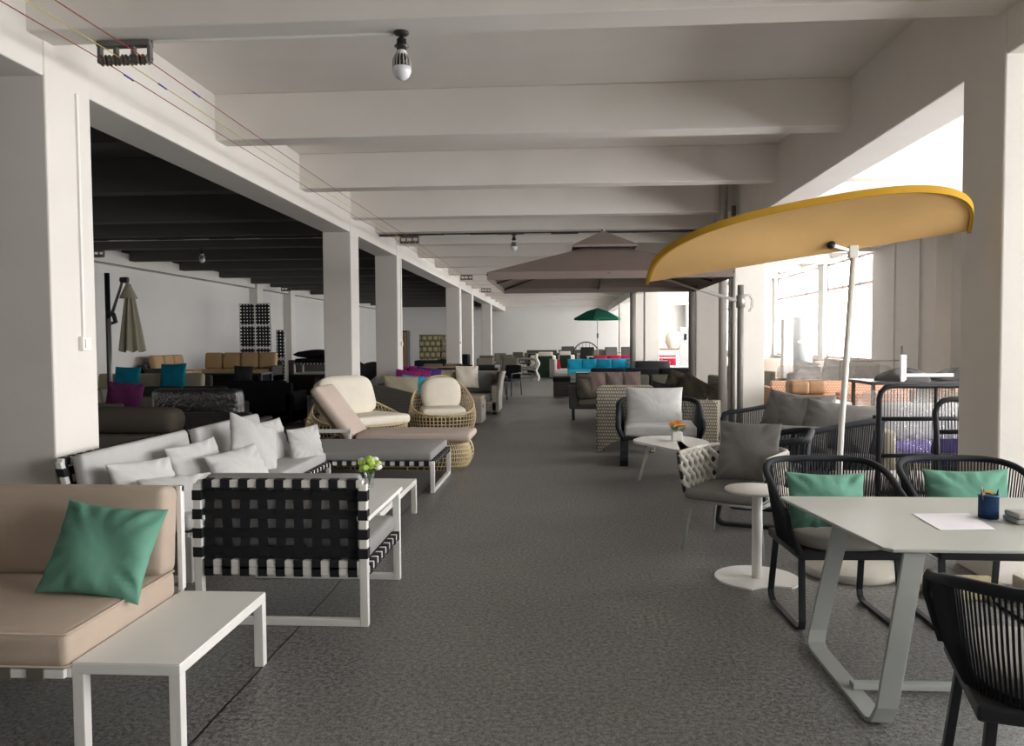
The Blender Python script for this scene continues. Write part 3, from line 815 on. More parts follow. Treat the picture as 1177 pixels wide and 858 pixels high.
# ------------------------------------------------------------------ right foreground: dining table and its chairs
t = thing('dining_table', 'large grey metal dining table with bent loop legs at the right front', 'dining table', (2.25, 3.66, 0))
q = MB(); pl = [(-1.10, .52), (-.97, -.52), (1.0, -.52), (1.13, .52)]
pl2 = [(-1.115, .50), (-1.09, .525), (1.12, .525), (1.14, .50), (1.02, -.50), (.99, -.525), (-.955, -.525), (-.985, -.50)]
q.prism(list(reversed(pl2)), .708, .722); q.build('table_top', M['greytop'], t, .004)
for sx in (-1, 1):
    cx = -.99 if sx < 0 else .99
    lean = .13 * -sx
    y0, y1 = -.53, .31
    pts = [(cx + lean, y0 + .04, .708), (cx + lean * .12, y0, .09), (cx, y0 + .02, .03), (cx, y0 + .07, .010), (cx, y1 - .07, .010), (cx, y1 - .02, .03), (cx + lean * .12, y1, .09), (cx + lean, y1 - .04, .708)]
    MB().sweep(pts, (1, 0, 0), .085, .018).build('loop_leg', M['greyleg'], t, .003)
MB().box(-.99, .99, -.22, -.17, .02, .045).build('stretcher', M['greyleg'], t, .003)
MB().box(-.85, .85, -.15, .05, .68, .708).build('under_frame', M['greyleg'], t, .003)
tag(MB().add([(1.64, 3.77, .7235), (1.905, 3.79, .7235), (1.86, 3.47, .7235), (1.62, 3.45, .7235), (1.64, 3.77, .725), (1.905, 3.79, .725), (1.86, 3.47, .725), (1.62, 3.45, .725)], [(0, 1, 2, 3), (7, 6, 5, 4), (0, 4, 5, 1), (1, 5, 6, 2), (2, 6, 7, 3), (3, 7, 4, 0)]).build('paper_sheet', M['paper']), 'blank white sheets of paper lying on the grey dining table', 'paper')
t = thing('pen_cup', 'blue wire mesh pen cup standing on the grey dining table', 'pen cup', (1.95, 3.70, .723))
q = MB()
for i in range(48):
    a = 2 * PI * i / 48
    for s in (-1, 1): q.tube([(.041 * math.cos(a + s * k * .12), .041 * math.sin(a + s * k * .12), .003 + .103 * k / 6) for k in range(7)], .0011, 3)
q.lathe([(.0385, .002), (.0395, .002), (.0395, .104), (.0385, .104)], 32)
q.lathe([(0, .0), (.041, .0), (.041, .004), (0, .004)], 32)
q.tube([(.042 * math.cos(2 * PI * k / 32), .042 * math.sin(2 * PI * k / 32), .106) for k in range(32)], .0035, 6, True)
q.build('mesh_cup', M['bluemesh'], t)
def stick(name, m, p0, p1, r, lab, tipm=None):
    a, b = V(p0), V(p1)
    o = MB().tube([a, b], r, 6).build(name, M[m], None); tag(o, lab, 'pen')
    if tipm: MB().tube([b, b + (b - a).normalized() * .014], r, 6, r2=.0006).build('tip', M[tipm], o)
stick('pencil', 'wood', (1.935, 3.70, .73), (1.905, 3.67, .862), .0035, 'brown pencil leaning left in the blue pen cup', 'paper')
stick('marker_pen', 'black', (1.94, 3.715, .73), (1.932, 3.715, .85), .007, 'black marker standing in the blue pen cup', 'black')
stick('ballpoint_pen', 'charcoal', (1.965, 3.70, .73), (1.985, 3.69, .848), .0035, 'dark pen leaning right in the blue pen cup', 'black')
o = MB().sweep([(1.935 + .02 + .032 * math.cos(a), 3.72, .81 + .032 * math.sin(a)) for a in [PI * k / 12 for k in range(13)]], (0, 1, 0), .003, .011).build('protractor', M['pencil']); tag(o, 'yellow curved protractor in the blue pen cup', 'protractor')
t = thing('tape_case', 'grey rounded plastic case at the right edge of the dining table', 'case', (2.10, 3.62, .7225))
MB().rbox((0, 0, .012), (.20, .13, .023), .011).build('case_base', M['greyleg'], t)
MB().rbox((0, 0, .036), (.19, .12, .024), .011).build('case_lid', M['grey'], t)
MB().rbox((.03, 0, .055), (.05, .035, .014), .006).build('clip', M['socketblk'], t)
DG = 'black rope dining chairs with pale seats'
c1 = rope_seat('dining_chair', 'black rope dining chair with green pillow at the left side of the dining table', 'dining chair', .56, .54, .45, .64, .84, (1.50, 4.42, 0), .04, n=104, flare=.06, rail=.019, group=DG)
dup(c1, (2.25, 4.44, 0), -.03, 'black rope dining chair with green pillow behind the pen cup')
rope_seat('dining_chair', 'black rope dining chair seen from behind in the bottom right corner', 'dining chair', .58, .56, .47, .70, .81, (1.58, 2.55, 0), PI - .28, n=110, flare=.05, rail=.02, group=DG, legs='post')
pillow('green pillow on the dining chair nearest the yellow parasol pole', (1.46, 4.42, .64), (.44, .34, .14), .22, .04, .02, 'green', pinch=.09)
pillow('green pillow on the dining chair behind the pen cup', (2.24, 4.46, .645), (.46, .36, .14), .22, -.03, -.01, 'green', pinch=.09)

# ------------------------------------------------------------------ yellow half parasol and its slabs
t = thing('half_parasol', 'yellow half round parasol on a slim white pole with tilted canopy', 'parasol', (1.80, 5.27, .06))
def L(p): return V(p) - V((1.80, 5.27, .06))
A_, B_ = V((.56, 5.22, 1.93)), V((2.60, 5.22, 2.235)); C_ = (A_ + B_) / 2; U_ = (B_ - A_) / 2; NN = V((.0, -.62, .25)); DM = V((0, .12, .16))
def can(u, v, off=0):
    th = PI * u
    cc = -math.copysign(abs(math.cos(th)) ** .8, math.cos(th))
    p = C_ + U_ * cc * v + NN * (abs(math.sin(th)) ** .62) * v + V((-.22 * v * (1 + cc) / 2 * abs(math.sin(th)) ** .6, 0, 0))
    return tuple(L(p + DM * (.35 * math.sin(PI * min(1, v)) ) * math.sin(th) + V((0, 0, off))))
q = MB(); q.surf(lambda u, v: can(u, v), 48, 14); q.surf(lambda u, v: can(1 - u, v, .022), 48, 14)
q.surf(lambda u, v: tuple(V(can(0 if u < .5 else 1, abs(1 - 2 * u), .022 * v))), 24, 1)
q.build('canopy', M['yellow'], t)
MB().sweep([V(can(k / 48, 1, .004)) for k in range(49)], (0, 0, 1), .042, .02).build('canopy_rim', M['yellowrim'], t)
hub = L((1.87, 5.20, 2.10))
MB().tube([(0, 0, 0), (.03, -.01, .9), (.075, -.07, 2.05)], .019, 14).build('pole', M['white'], t)
MB().lathe([(0, -.06), (.045, -.06), (.045, .0), (.028, .03), (.028, .22), (0, .22)], 20).build('pole_socket', M['white'], t)
q = MB(); q.box(-.028, .028, -.02, .02, -.03, .05, Matrix.Translation(hub)); q.build('hinge_bracket', M['white'], t, .004)
MB().sweep([hub + V((-.03, 0, .02)), hub + V((-.15, -.05, .045))], (0, 1, 0), .03, .02).build('tilt_arm', M['white'], t)
MB().lathe([(0, -.02), (.022, -.02), (.026, 0), (.022, .02), (0, .02)], 12, M=Matrix.Translation(hub + V((-.155, -.05, .05))) @ Matrix.Rotation(PI / 2, 4, 'X')).build('knob', M['black'], t)
tag(MB().lathe([(0, 0), (.30, 0), (.31, .01), (.31, .05), (.30, .058), (0, .058)], 40, c=(1.90, 5.28, 0)).build('concrete_weight', M['concrete']), 'round pale concrete weight under the yellow parasol pole', 'weight')
tag(MB().rbox((2.42, 5.20 - .32, .03), (.50, .34, .06), .015).build('stone_slab', M['sand']), 'sandy stone slab lying on the floor behind the dining chairs', 'slab')
tag(MB().rbox((2.94, 4.72, .06), (.45, .32, .12), .01).build('stone_slab', M['concrete']), 'grey stone slab at the foot of the nearest right column', 'slab')

# ------------------------------------------------------------------ round side table
t = thing('side_table', 'round white pedestal side table beside the braided armchair', 'side table', (1.25, 5.10, 0))
MB().lathe([(0, .572), (.195, .572), (.205, .578), (.205, .586), (.20, .59), (0, .59)], 48).build('table_top', M['whitetop'], t)
MB().lathe([(0, .01), (.032, .01), (.032, .572), (0, .572)], 24).build('pedestal', M['white'], t)
po = []
for k in range(64):
    a = 2 * PI * k / 64; r_q = .265
    x, y = r_q * math.cos(a), r_q * math.sin(a)
    dd = math.hypot(x - .06, y + .38)
    if dd < .20:
        s = .20 / dd; x, y = .06 + (x - .06) * s, -.38 + (y + .38) * s
    po.append((x, y))
MB().prism(po, 0, .012).build('base_plate', M['white'], t)

# ------------------------------------------------------------------ braided armchair
t = thing('braided_armchair', 'armchair with thick pale grey braided rope arms beside the round table', 'armchair', (1.30, 5.92, 0), -.55)
hx, hy = .29, .29
def horse(tt, k=1.0):
    rc = .2; path = [(-hx, -hy), (-hx, hy - rc)] + arc((-hx + rc, hy - rc), rc, PI, PI / 2, 8)[1:] + arc((hx - rc, hy - rc), rc, PI / 2, 0, 8) + [(hx, -hy)]
    Ls = [0]
    for a, b in zip(path, path[1:]): Ls.append(Ls[-1] + math.dist(a, b))
    s = max(0, min(1, tt)) * Ls[-1]
    for i in range(len(path) - 1):
        if s <= Ls[i + 1] + 1e-9:
            f = (s - Ls[i]) / max(1e-9, Ls[i + 1] - Ls[i]); return ((path[i][0] + (path[i + 1][0] - path[i][0]) * f) * k, (path[i][1] + (path[i + 1][1] - path[i][1]) * f) * k)
q = MB(); nb = 17
for i in range(nb):
    for ph in (0, 1):
        pts = []
        for j in range(13):
            f = j / 12; z = .44 + .27 * f + .015 * math.sin(PI * 0)
            tt = (i + .5) / nb + (.5 / nb) * math.sin(PI * 2.5 * f + PI * ph) * .95
            k = 1.0 + .13 * f + .03 * math.cos(PI * 2.5 * f + PI * ph)
            x, y = horse(tt, k); pts.append((x, y, z))
        q.tube(pts, .022, 7)
q.build('braided_rope', M['braid'], t)
MB().tube([(*horse(k / 40, 1.13), .715) for k in range(41)], .016, 8).build('arm_rail', M['braid'], t)
for e_, sx in ((0, -1), (1, 1)): MB().tube([(*horse(e_, 1.13), .72), (sx * hx * 1.1, -hy - .02, .6), (sx * hx, -hy, .42)], .014, 6).build('arm_front', M['black'], t)
q = MB(); q.tube([(-.28, -.30, .37), (.28, -.30, .37), (.30, .28, .37), (-.30, .28, .37)], .014, 6, True); q.build('seat_frame', M['greyleg'], t)
MB().rbox((0, -.03, .415), (.58, .60, .075), .035, .01).build('seat_cushion', M['midgrey'], t)
for sx in (-1, 1):
    for sy in (-1, 1):
        MB().tube([(sx * .25, sy * .25, .37), (sx * .30, sy * .31, .0)], .015, 8, r2=.010).build('leg', M['braid'] if 0 else M['greyleg'], t)
pillow('dark grey square pillow on the braided armchair', (1.40, 5.99, .70), (.46, .46, .15), .28, -.38, .02, 'midgrey', pinch=.07)

# ------------------------------------------------------------------ triangular table with flowers
t = thing('triangular_table', 'white rounded triangular coffee table on three splayed legs', 'coffee table', (1.18, 8.45, 0))
pts = [(-.36, .36), (.12, .62), (.36, .0), (.16, -.60)]
def rnd_poly(P, r=.18, n=7):
    out = []; m_ = len(P)
    for i in range(m_):
        a, b, c = V(P[i - 1]), V(P[i]), V(P[(i + 1) % m_])
        p0 = b + (a - b).normalized() * r; p1 = b + (c - b).normalized() * r
        for k in range(n + 1):
            s = k / n; out.append(tuple(p0 * (1 - s) ** 2 + b * 2 * s * (1 - s) + p1 * s * s))
    return out
po = rnd_poly([(-.44, .18), (-.26, .58), (.22, .62), (.42, .1), (.12, -.72), (-.02, -.60)], .16)
MB().prism(list(reversed(po)), .425, .45).build('table_top', M['whitetop'], t, .006)
for p0, p1 in (((-.22, .20), (-.34, .20)), ((.20, -.15), (.25, .24 - .1)), ((.10, .40), (.16, .52))):
    MB().tube([(*p0, .43), (*p1, .0)], .022, 8, r2=.013).build('leg', M['white'], t)
t = thing('flower_pot', 'small square white pot of orange flowers on the triangular table', 'flower pot', (1.24, 8.58, .451))
MB().rbox((0, 0, .05), (.11, .11, .10), .008).build('pot', M['petal'], t)
for i in range(6):
    a = 2 * PI * i / 5; c = (.06 * math.cos(a), .05 * math.sin(a), .155 + .02 * (i % 2)) if i < 5 else (0, 0, .20)
    q = MB()
    for k in range(14):
        b = 2 * PI * k / 14; d_ = V((math.cos(b), math.sin(b), .35)); s_ = V((-math.sin(b), math.cos(b), 0)) * .012; cc = V(c)
        q.add([cc, cc + d_ * .034 + s_ * 1.3, cc + d_ * .062, cc + d_ * .034 - s_ * 1.3], [(0, 1, 2, 3)])
    fl = q.build('orange_flower', M['orangefl'], t)
    MB().lathe([(0, 0), (.016, .002), (.014, .014), (0, .018)], 10, c=c).build('flower_centre', M['wood'], fl)
q = MB()
for i in range(26):
    a = rnd.uniform(0, 6.28); b = V((.03 * math.cos(a), .03 * math.sin(a), .10 + rnd.uniform(0, .03))); d_ = V((math.cos(a), math.sin(a), rnd.uniform(.0, .8))) * .07; s_ = V((-math.sin(a), math.cos(a), 0)) * .02
    q.add([b, b + d_ * .5 + s_, b + d_, b + d_ * .5 - s_], [(0, 1, 2, 3)])
q.build('leaves', M['leaf'], t)

# ------------------------------------------------------------------ black rope lounge pieces
rope_seat('lounge_chair', 'black rope lounge chair with a large pale grey pillow behind the triangular table', 'lounge chair', .92, .80, .38, .56, .78, (1.22, 10.0, 0), -.08, n=110, r=.006, legs='sled', cush='greycush', ct=.13, rail=.034, flare=.05, legw=.10, sqc=True)
pillow('large pale grey rectangular pillow on the black rope lounge chair', (1.17, 10.08, .70), (.72, .50, .18), .22, -.08, .0, 'greycush', pinch=.05, wr=.6)
rope_seat('rope_sofa', 'black rope sofa with grey pillows turned toward the aisle', 'sofa', 1.95, .86, .36, .70, .80, (2.42, 8.30, 0), -PI / 2 + .1, n=190, r=.006, legs='sled', cush='midgrey', ct=.12, rail=.028, flare=.06, backflat=True, legw=.07)
pillow('grey pillow at the far end of the black rope sofa', (2.44, 8.72, .72), (.56, .52, .18), .35, -PI / 2 + .75, .12, 'midgrey')
pillow('big grey pillow leaning on its neighbour in the middle of the rope sofa', (2.50, 8.25, .72), (.60, .52, .19), .45, -PI / 2 + .9, -.08, 'midgrey')
pillow('grey pillow slumped at the near end of the black rope sofa', (2.66, 7.75, .70), (.70, .50, .20), .5, -PI / 2 + 1.0, .12, 'midgrey')
pillow('long grey lumbar pillow lying at the front of the rope sofa', (2.20, 7.62, .60), (.62, .26, .15), .35, -PI / 2 + 1.3, .03, 'midgrey')
rope_seat('rope_armchair', 'black rope armchair on sled legs hidden behind the braided armchair', 'armchair', .74, .66, .36, .62, .74, (1.72, 6.82, 0), -PI / 2 - .35, n=80, r=.006, legs='sled', cush='midgrey', ct=.10, rail=.028, flare=.05, backflat=True, legw=.07)

# ------------------------------------------------------------------ tall rope panels and the long chair beside the column
def rope_screen(name, lab, x0, x1, y, z1, bars, lean, group, rz=0, verts=(), n=40):
    t = thing(name, lab, 'screen', (x0, y, 0), rz, group)
    w_ = x1 - x0; r_ = .10
    out = [(0, 0, 0), (0, lean * .7, z1 * .7), (0, lean, z1 - r_)] + [(r_ - r_ * math.cos(a), lean, z1 - r_ + r_ * math.sin(a)) for a in (PI / 6, PI / 3, PI / 2)] + \
          [(w_ - r_ + r_ * math.sin(a), lean, z1 - r_ + r_ * math.cos(a)) for a in (0, PI / 6, PI / 3, PI / 2)] + [(w_, lean * .7, z1 * .7), (w_, 0, 0)]
    MB().tube(out, .022, 8).build('outer_frame', M['black'], t)
    for z in bars: MB().tube([(0, lean * min(1, z / (z1 * .9)), z), (w_, lean * min(1, z / (z1 * .9)), z)], .017, 8).build('cross_bar', M['black'], t)
    for x in verts: MB().tube([(x, 0, bars[-1]), (x, lean, z1)], .015, 8).build('upright', M['black'], t)
    q = MB()
    for i in range(n):
        x = .03 + (w_ - .06) * (i + .5) / n
        q.tube([(x, lean * .3, bars[-1]), (x, lean, z1 - .01)], .003, 4)
    q.build('cord_panel', M['rope'], t)
    return t
rope_screen('corded_screen', 'tall black corded backrest frame standing left of the nearest right column', 2.47, 3.62, 6.28, 1.18, (.92, .63, .34), .0, 'tall corded backrest frames', .05, (.44,), 44)
rope_screen('corded_screen', 'second shorter corded backrest frame overlapping the first by the column', 2.74, 3.5, 5.82, 1.10, (.86, .60, .34), .12, 'tall corded backrest frames', .0, (), 30)
t = thing('low_bench', 'pale upholstered low bench tucked under the corded backrests', 'bench', (2.72, 6.62, 0))
MB().rbox((0, 0, .36), (.9, .5, .12), .04, .01).build('seat_cushion', M['seatgrey'], t)
for sx in (-1, 1):
    for sy in (-1, 1): MB().box(sx * .38 - .02, sx * .38 + .02, sy * .2 - .02, sy * .2 + .02, 0, .3).build('leg', M['black'], t)

# ------------------------------------------------------------------ taupe cantilever parasol
t = thing('cantilever_parasol', 'large square taupe cantilever parasol with a small vent cap over the aisle', 'parasol', (2.62, 11.75, 0))
def L(p): return V(p) - V((2.62, 11.75, 0))
cx, cy, hw, hd, zr, za = .53, 10.2, 1.38, 1.32, 2.33, 2.80
def droop(u, v):
    r_ = max(abs(u), abs(v)); side = min(abs(u), abs(v)) / max(r_, 1e-6)
    return (cx + u * hw, cy + v * hd, zr + (za - zr) * (1 - r_) ** 1.0 * (1 + .0 * side) - .035 * r_ * math.sin(PI * side) * 0 + .03 * r_ * (1 - side) * 0)
q = MB()
E8 = [(-1, -1), (0, -1), (1, -1), (1, 0), (1, 1), (0, 1), (-1, 1), (-1, 0)]
for k in range(8):
    a, b = E8[k], E8[(k + 1) % 8]
    for off, flip in ((0, 0), (-.012, 1)):
        r0_ = .12
        P_ = [L(droop(a[0] * r0_, a[1] * r0_)), L(droop(b[0] * r0_, b[1] * r0_)), L(droop(*b)), L(droop(*a))]
        P_ = [p + V((0, 0, off)) for p in P_]
        q.add(P_, [(0, 3, 2, 1) if not flip else (0, 1, 2, 3)])
q.build('canopy', M['taupe'], t)
q = MB()
for k in range(8):
    a, b = E8[k], E8[(k + 1) % 8]; pa, pb = L(droop(*a)), L(droop(*b)); dn = V((0, 0, -.085))
    q.add([pa, pb, pb + dn, pa + dn], [(0, 1, 2, 3)])
q.build('valance', M['taupe'], t)
q = MB(); zc = za - .06
for k in range(8):
    a, b = E8[k], E8[(k + 1) % 8]
    P_ = [L((cx, cy, za + .16)), L((cx + a[0] * .40, cy + a[1] * .40, zc)), L((cx + b[0] * .40, cy + b[1] * .40, zc))]
    q.add(P_, [(0, 1, 2)]); q.add([P_[1], P_[2], P_[2] - V((0, 0, .03)), P_[1] - V((0, 0, .03))], [(0, 1, 2, 3)])
q.lathe([(0, 0), (.03, 0), (.02, .03), (0, .035)], 10, c=tuple(L((cx, cy, za + .15))))
q.build('vent_cap', M['taupe'], t)
for a in E8: MB().tube([L((cx, cy, za - .12)), L(droop(*a)) + V((0, 0, -.03))], .012, 5).build('rib', M['black'], t)
MB().lathe([(0, -.12), (.045, -.12), (.045, 0), (0, 0)], 12, c=tuple(L((cx, cy, za - .05)))).build('hub', M['black'], t)
q = MB(); q.tube([L((cx, cy, za - .14)), L((1.4, 10.8, 2.38)), L((2.52, 11.65, 2.12))], .028, 8); q.build('boom', M['steel'], t)
MB().tube([(0, 0, .05), (0, 0, 2.35)], .045, 14).build('mast', M['darkpipe'], t)
MB().lathe([(0, 2.02), (.065, 2.02), (.065, 2.2), (0, 2.2)], 14).build('mast_collar', M['steel'], t)
MB().sweep([(.03, 0, 2.20), (.13, 0, 2.20), (.17, 0, 2.14), (.16, 0, 2.02), (.12, 0, 1.96)], (0, 1, 0), .04, .03).build('crank_handle', M['chrome'], t)
MB().box(-.35, .35, -.04, .04, 0, .05).add([(-.04, -.35, 0), (.04, -.35, 0), (.04, .35, 0), (-.04, .35, 0), (-.04, -.35, .05), (.04, -.35, .05), (.04, .35, .05), (-.04, .35, .05)], [(3, 2, 1, 0), (4, 5, 6, 7), (0, 1, 5, 4), (1, 2, 6, 5), (2, 3, 7, 6), (3, 0, 4, 7)]).build('cross_base', M['steel'], t)

# ------------------------------------------------------------------ wicker armchairs seen from behind
def arch_chair(name, lab, w_, d_, loc, rz, hb=.93, ha=.66, mt='wicker', group=None, cush='brown', arch=.14):
    t = thing(name, lab, 'armchair', loc, rz, group)
    hx, hy = w_ / 2, d_ / 2
    def panel(pl, y0, y1, ax):
        q = MB(); n = len(pl); f = (lambda a, y, z: (a, y, z)) if ax == 'y' else (lambda a, y, z: (y, a, z))
        vs = [f(a, y0, z) for a, z in pl] + [f(a, y1, z) for a, z in pl]
        q.add(vs, [tuple(range(n)), tuple(reversed(range(n, 2 * n)))] + [(i, n + i, n + (i + 1) % n, (i + 1) % n) for i in range(n)])
        return q
    r_ = .08
    ar = [(hx - .07 - (2 * hx - .14) * k / 10, .04 + arch * math.sin(PI * k / 10)) for k in range(11)]
    top = [(-hx, hb - r_), (-hx + r_ * .3, hb - r_ * .3), (-hx + r_, hb), (hx - r_, hb), (hx - r_ * .3, hb - r_ * .3), (hx, hb - r_)]
    panel([(hx, 0), (hx - .07, 0)] + ar + [(-hx + .07, 0), (-hx, 0)] + top, hy - .07, hy, 'y').build('back_panel', M[mt], t, .012)
    for sx in (-1, 1):
        sd = [(-hy, 0), (-hy + .07, 0)] + [(-hy + .07 + (2 * hy - .14) * k / 10, .04 + arch * math.sin(PI * k / 10)) for k in range(11)] + [(hy - .07, 0), (hy - .07, ha), (hy - .2, ha), (-hy + .1, ha - .03), (-hy + .02, ha - .09), (-hy, ha - .2)]
        panel(sd, sx * hx, sx * (hx - .10), 'x').build('side_panel', M[mt], t, .012)
    MB().box(-hx + .1, hx - .1, -hy, hy - .08, .2, .32).build('seat_base', M[mt], t)
    MB().rbox((0, -.04, .39), (w_ - .21, d_ - .12, .14), .04, .015).build('seat_cushion', M[cush], t)
    return t
arch_chair('wicker_armchair', 'grey and cream wicker armchair with arched base seen from behind', .80, .84, (.89, 11.25, 0), PI - .06, group='wicker armchairs with arched bases')
arch_chair('wicker_armchair', 'wicker armchair with arched base beside the grey pipe', .80, .84, (1.93, 11.85, 0), PI - .95 + .7, hb=.68, group='wicker armchairs with arched bases')

# ------------------------------------------------------------------ wicker sofa group behind the cane chairs
t = block_sofa('wicker_corner_sofa', 'grey wicker corner sofa with pale back cushions and bright pillows behind the cane chairs', 3.2, .78, (-2.98, 15.6, 0), PI / 2, 'wickerbr', 'pinkbeige', 4, .26, .62, .78, .12, .13, (1, 0))
t = block_sofa('wicker_sofa', 'grey wicker two seat sofa standing across the end of the corner sofa', 1.2, .8, (-2.75, 18.2, 0), 0, 'wickerbr', 'midgrey', 2, .26, .6, .86, .1, .13, (0, 0), bh=.45)
# curved near arm of the corner sofa is a child of it
q = MB(); n_ = 14; prof = []
for k in range(n_ + 1):
    s = k / n_; prof.append((-.85 + 1.75 * s, .84 - .42 * s ** 1.6))
vs = [(x, -.05, .05) for x, z in prof] + [(x, -.05, z) for x, z in prof] + [(x, .05, .05) for x, z in prof] + [(x, .05, z) for x, z in prof]
m_ = n_ + 1; fs = []
for k in range(n_): fs += [(k, k + 1, m_ + k + 1, m_ + k), (2 * m_ + k + 1, 2 * m_ + k, 3 * m_ + k, 3 * m_ + k + 1), (m_ + k, m_ + k + 1, 3 * m_ + k + 1, 3 * m_ + k)]
q.add([(x, y, z) for x, y, z in vs], fs)
t = thing('wicker_daybed_end', 'curved grey wicker end of the corner sofa rising behind the cane lounge chair', 'sofa', (-2.75, 13.35, 0), 0)
t.name = 'wicker_chaise'; t['category'] = 'sofa'
q.build('side_panel', M['wickerbr'], t); MB().rbox((-.1, .25, .175), (1.5, .4, .35), .03).build('base', M['wickerbr'], t); MB().rbox((-.1, .25, .41), (1.45, .38, .12), .03).build('seat_cushion', M['midgrey'], t)
GK = 'bright pillows on the wicker corner sofa'
pillow('khaki pillow leaning on the arm of the wicker corner sofa', (-2.88, 13.8, .72), (.62, .44, .17), .25, .35, .08, 'khaki', GK)
pillow('turquoise pillow between the khaki and the pink pillows', (-2.72, 14.25, .70), (.50, .46, .17), .3, .25, .10, 'turq', GK)
pillow('dark pink pillow behind the turquoise pillow', (-2.98, 14.9, .78), (.48, .46, .16), .35, .3, .15, 'magenta', GK)
pillow('second dark pink pillow next to the purple pillow', (-2.84, 15.25, .80), (.46, .46, .16), .35, .1, .20, 'magenta', GK)
pillow('purple pillow at the back of the wicker corner sofa', (-2.72, 15.7, .80), (.52, .46, .16), .3, 0, .12, 'purple', GK)
t = block_sofa('wicker_loveseat', 'pale wicker loveseat on castors with a cream pillow beside the aisle', 1.2, .82, (-1.97, 16.75, 0), 0, 'wickerlt', 'midgrey', 1, .28, .62, .90, .13, .14, (0, 1), bh=.46, bcush='midgrey')
for y in (-.36, .36): 
    c_ = MB().lathe([(0, -.015), (.035, -.015), (.035, .015), (0, .015)], 14, M=Matrix.Translation((.56, y, .035)) @ Matrix.Rotation(PI / 2, 4, 'X')).build('castor', M['socketblk'], t)
q = MB()
cur = [(.0, .06), (.02, .3), (.06, .5), (.13, .68), (.22, .82), (.30, .90)]
q.sweep([(.60 + a * .35, 0, z) for a, z in cur], (0, 1, 0), .84, .07); q.build('curved_arm', M['wickerlt'], t, .02)
pillow('cream square pillow on the wicker loveseat on castors', (-2.05, 16.75, .78), (.50, .50, .17), .3, .25, .02, 'cream', GK)
pillow('khaki pillow at the left end of the wicker loveseat', (-2.55, 16.85, .74), (.46, .42, .15), .35, .3, .02, 'khaki', GK)
t = thing('wicker_ottoman', 'pale wicker storage ottoman with handle slots beside the egg chair', 'ottoman', (-1.80, 14.75, 0))
MB().rbox((0, 0, .23), (.62, .75, .42), .03).build('body', M['wickerlt'], t); MB().rbox((0, 0, .47), (.60, .73, .07), .03, .01).build('seat_pad', M['khaki'], t)
MB().rbox((.312, -.15, .33), (.015, .14, .05), .007).build('handle_slot', M['canecore'], t)

# ------------------------------------------------------------------ left bay, dark side
t = thing('cantilever_parasol', 'closed cream cantilever parasol hanging in the left bay', 'parasol', (-8.38, 14.0, 0))
MB().tube([(0, 0, 0), (0, 0, 2.85)], .045, 12).build('mast', M['black'], t)
MB().box(-.4, .4, -.4, .4, 0, .06).build('base_plate', M['socketblk'], t)
MB().sweep([(0, 0, 1.9), (.14, 0, 1.95), (.10, 0, 2.1), (.0, 0, 2.15)], (0, 1, 0), .08, .04).build('crank_housing', M['black'], t)
MB().tube([(.06, 0, 2.05), (.30, 0, 2.72), (.38, 0, 2.66)], .03, 8).build('boom', M['steel'], t)
MB().rbox((.33, 0, 2.72), (.16, .1, .1), .03).build('boom_joint', M['black'], t)
q = MB()
def fold(u, v):
    a = 2 * PI * u; r_ = (.03 + .19 * v ** .8) * (1 + .22 * math.sin(8 * a)); 
    return (.42 + r_ * math.cos(a) * .9 + .03 * v, r_ * math.sin(a), 2.62 - 1.22 * v + .02 * math.sin(8 * a))
q.surf(fold, 64, 12, True); q.surf(lambda u, v: (.40 + (.03 + .13 * v) * math.cos(6.2832 * u), (.03 + .13 * v) * math.sin(6.2832 * u), 2.66 - .28 * v), 24, 3, True)
q.build('folded_canopy', M['umbcream'], t)
tag(MB().tube([(-8.12, 13.6, 0), (-8.12, 13.6, 2.0)], .03, 10).lathe([(0, 0), (.2, 0), (.2, .04), (0, .04)], 20, c=(-8.12, 13.6, 0)).build('parasol_stand', M['steel']), 'slim grey parasol stand beside the closed cream parasol', 'parasol stand')
# beige corner sofa on a plinth along the wall
P_ = tag(MB().box(-10.55, -7.75, 18.9, 21.6, 0, .42).build('display_plinth', M['socketblk']), 'low dark display plinth under the tan corner sofa', 'plinth')
block_sofa('corner_sofa', 'tan sofa section facing the viewer in the left bay', 2.15, .85, (-8.85, 21.0, .42), 0, 'wickerdk', 'tan', 4, .26, .5, .62, .10, .14, (0, 1), bh=.46, group='tan corner sofa sections')
block_sofa('corner_sofa', 'tan sofa section running along the left wall', 1.7, .8, (-10.12, 19.78, .42), PI / 2, 'wickerdk', 'tan', 3, .26, .5, .60, .12, .14, (1, 0), bh=.42, group='tan corner sofa sections')
t = low_table('stone_table', 'long dark table with pale stone top in front of the tan corner sofa', -8.2, -6.8, 17.3, 18.0, .86, 'black', 'khaki', .06, 'table')
MB().box(-.66, .66, -.31, .31, .15, .80).build('side_panels', M['blackcl'], t)
block_sofa('sofa', 'pale khaki sofa with two blue pillows in the left bay', 2.5, .85, (-8.95, 16.4, 0), 0, 'wickerdk', 'khaki', 3, .28, .62, .84, .1, .15, (0, 1), bh=.46)
pillow('blue square pillow at the left of the khaki sofa', (-9.4, 16.35, .80), (.56, .50, .17), .25, .05, .02, 'teal', 'blue pillows on the khaki sofa')
pillow('blue square pillow at the right of the khaki sofa', (-8.35, 16.3, .84), (.56, .56, .17), .25, .0, -.02, 'teal', 'blue pillows on the khaki sofa')
t = block_sofa('sofa', 'grey beige sofa with rounded arm and plum pillow at the edge of the left bay', 1.6, .95, (-7.05, 11.9, 0), PI / 2 + .1, 'olive', 'olive', 2, .26, .66, .78, .2, .16, (1, 1))
pillow('plum coloured pillow beside the nearest left column', (-6.55, 11.3, .72), (.52, .50, .17), .25, .3, .12, 'plum')
t = thing('bolster_sofa', 'brown grey sofa end with rolled bolster arm behind the near left column', 'sofa', (-5.45, 9.6, 0))
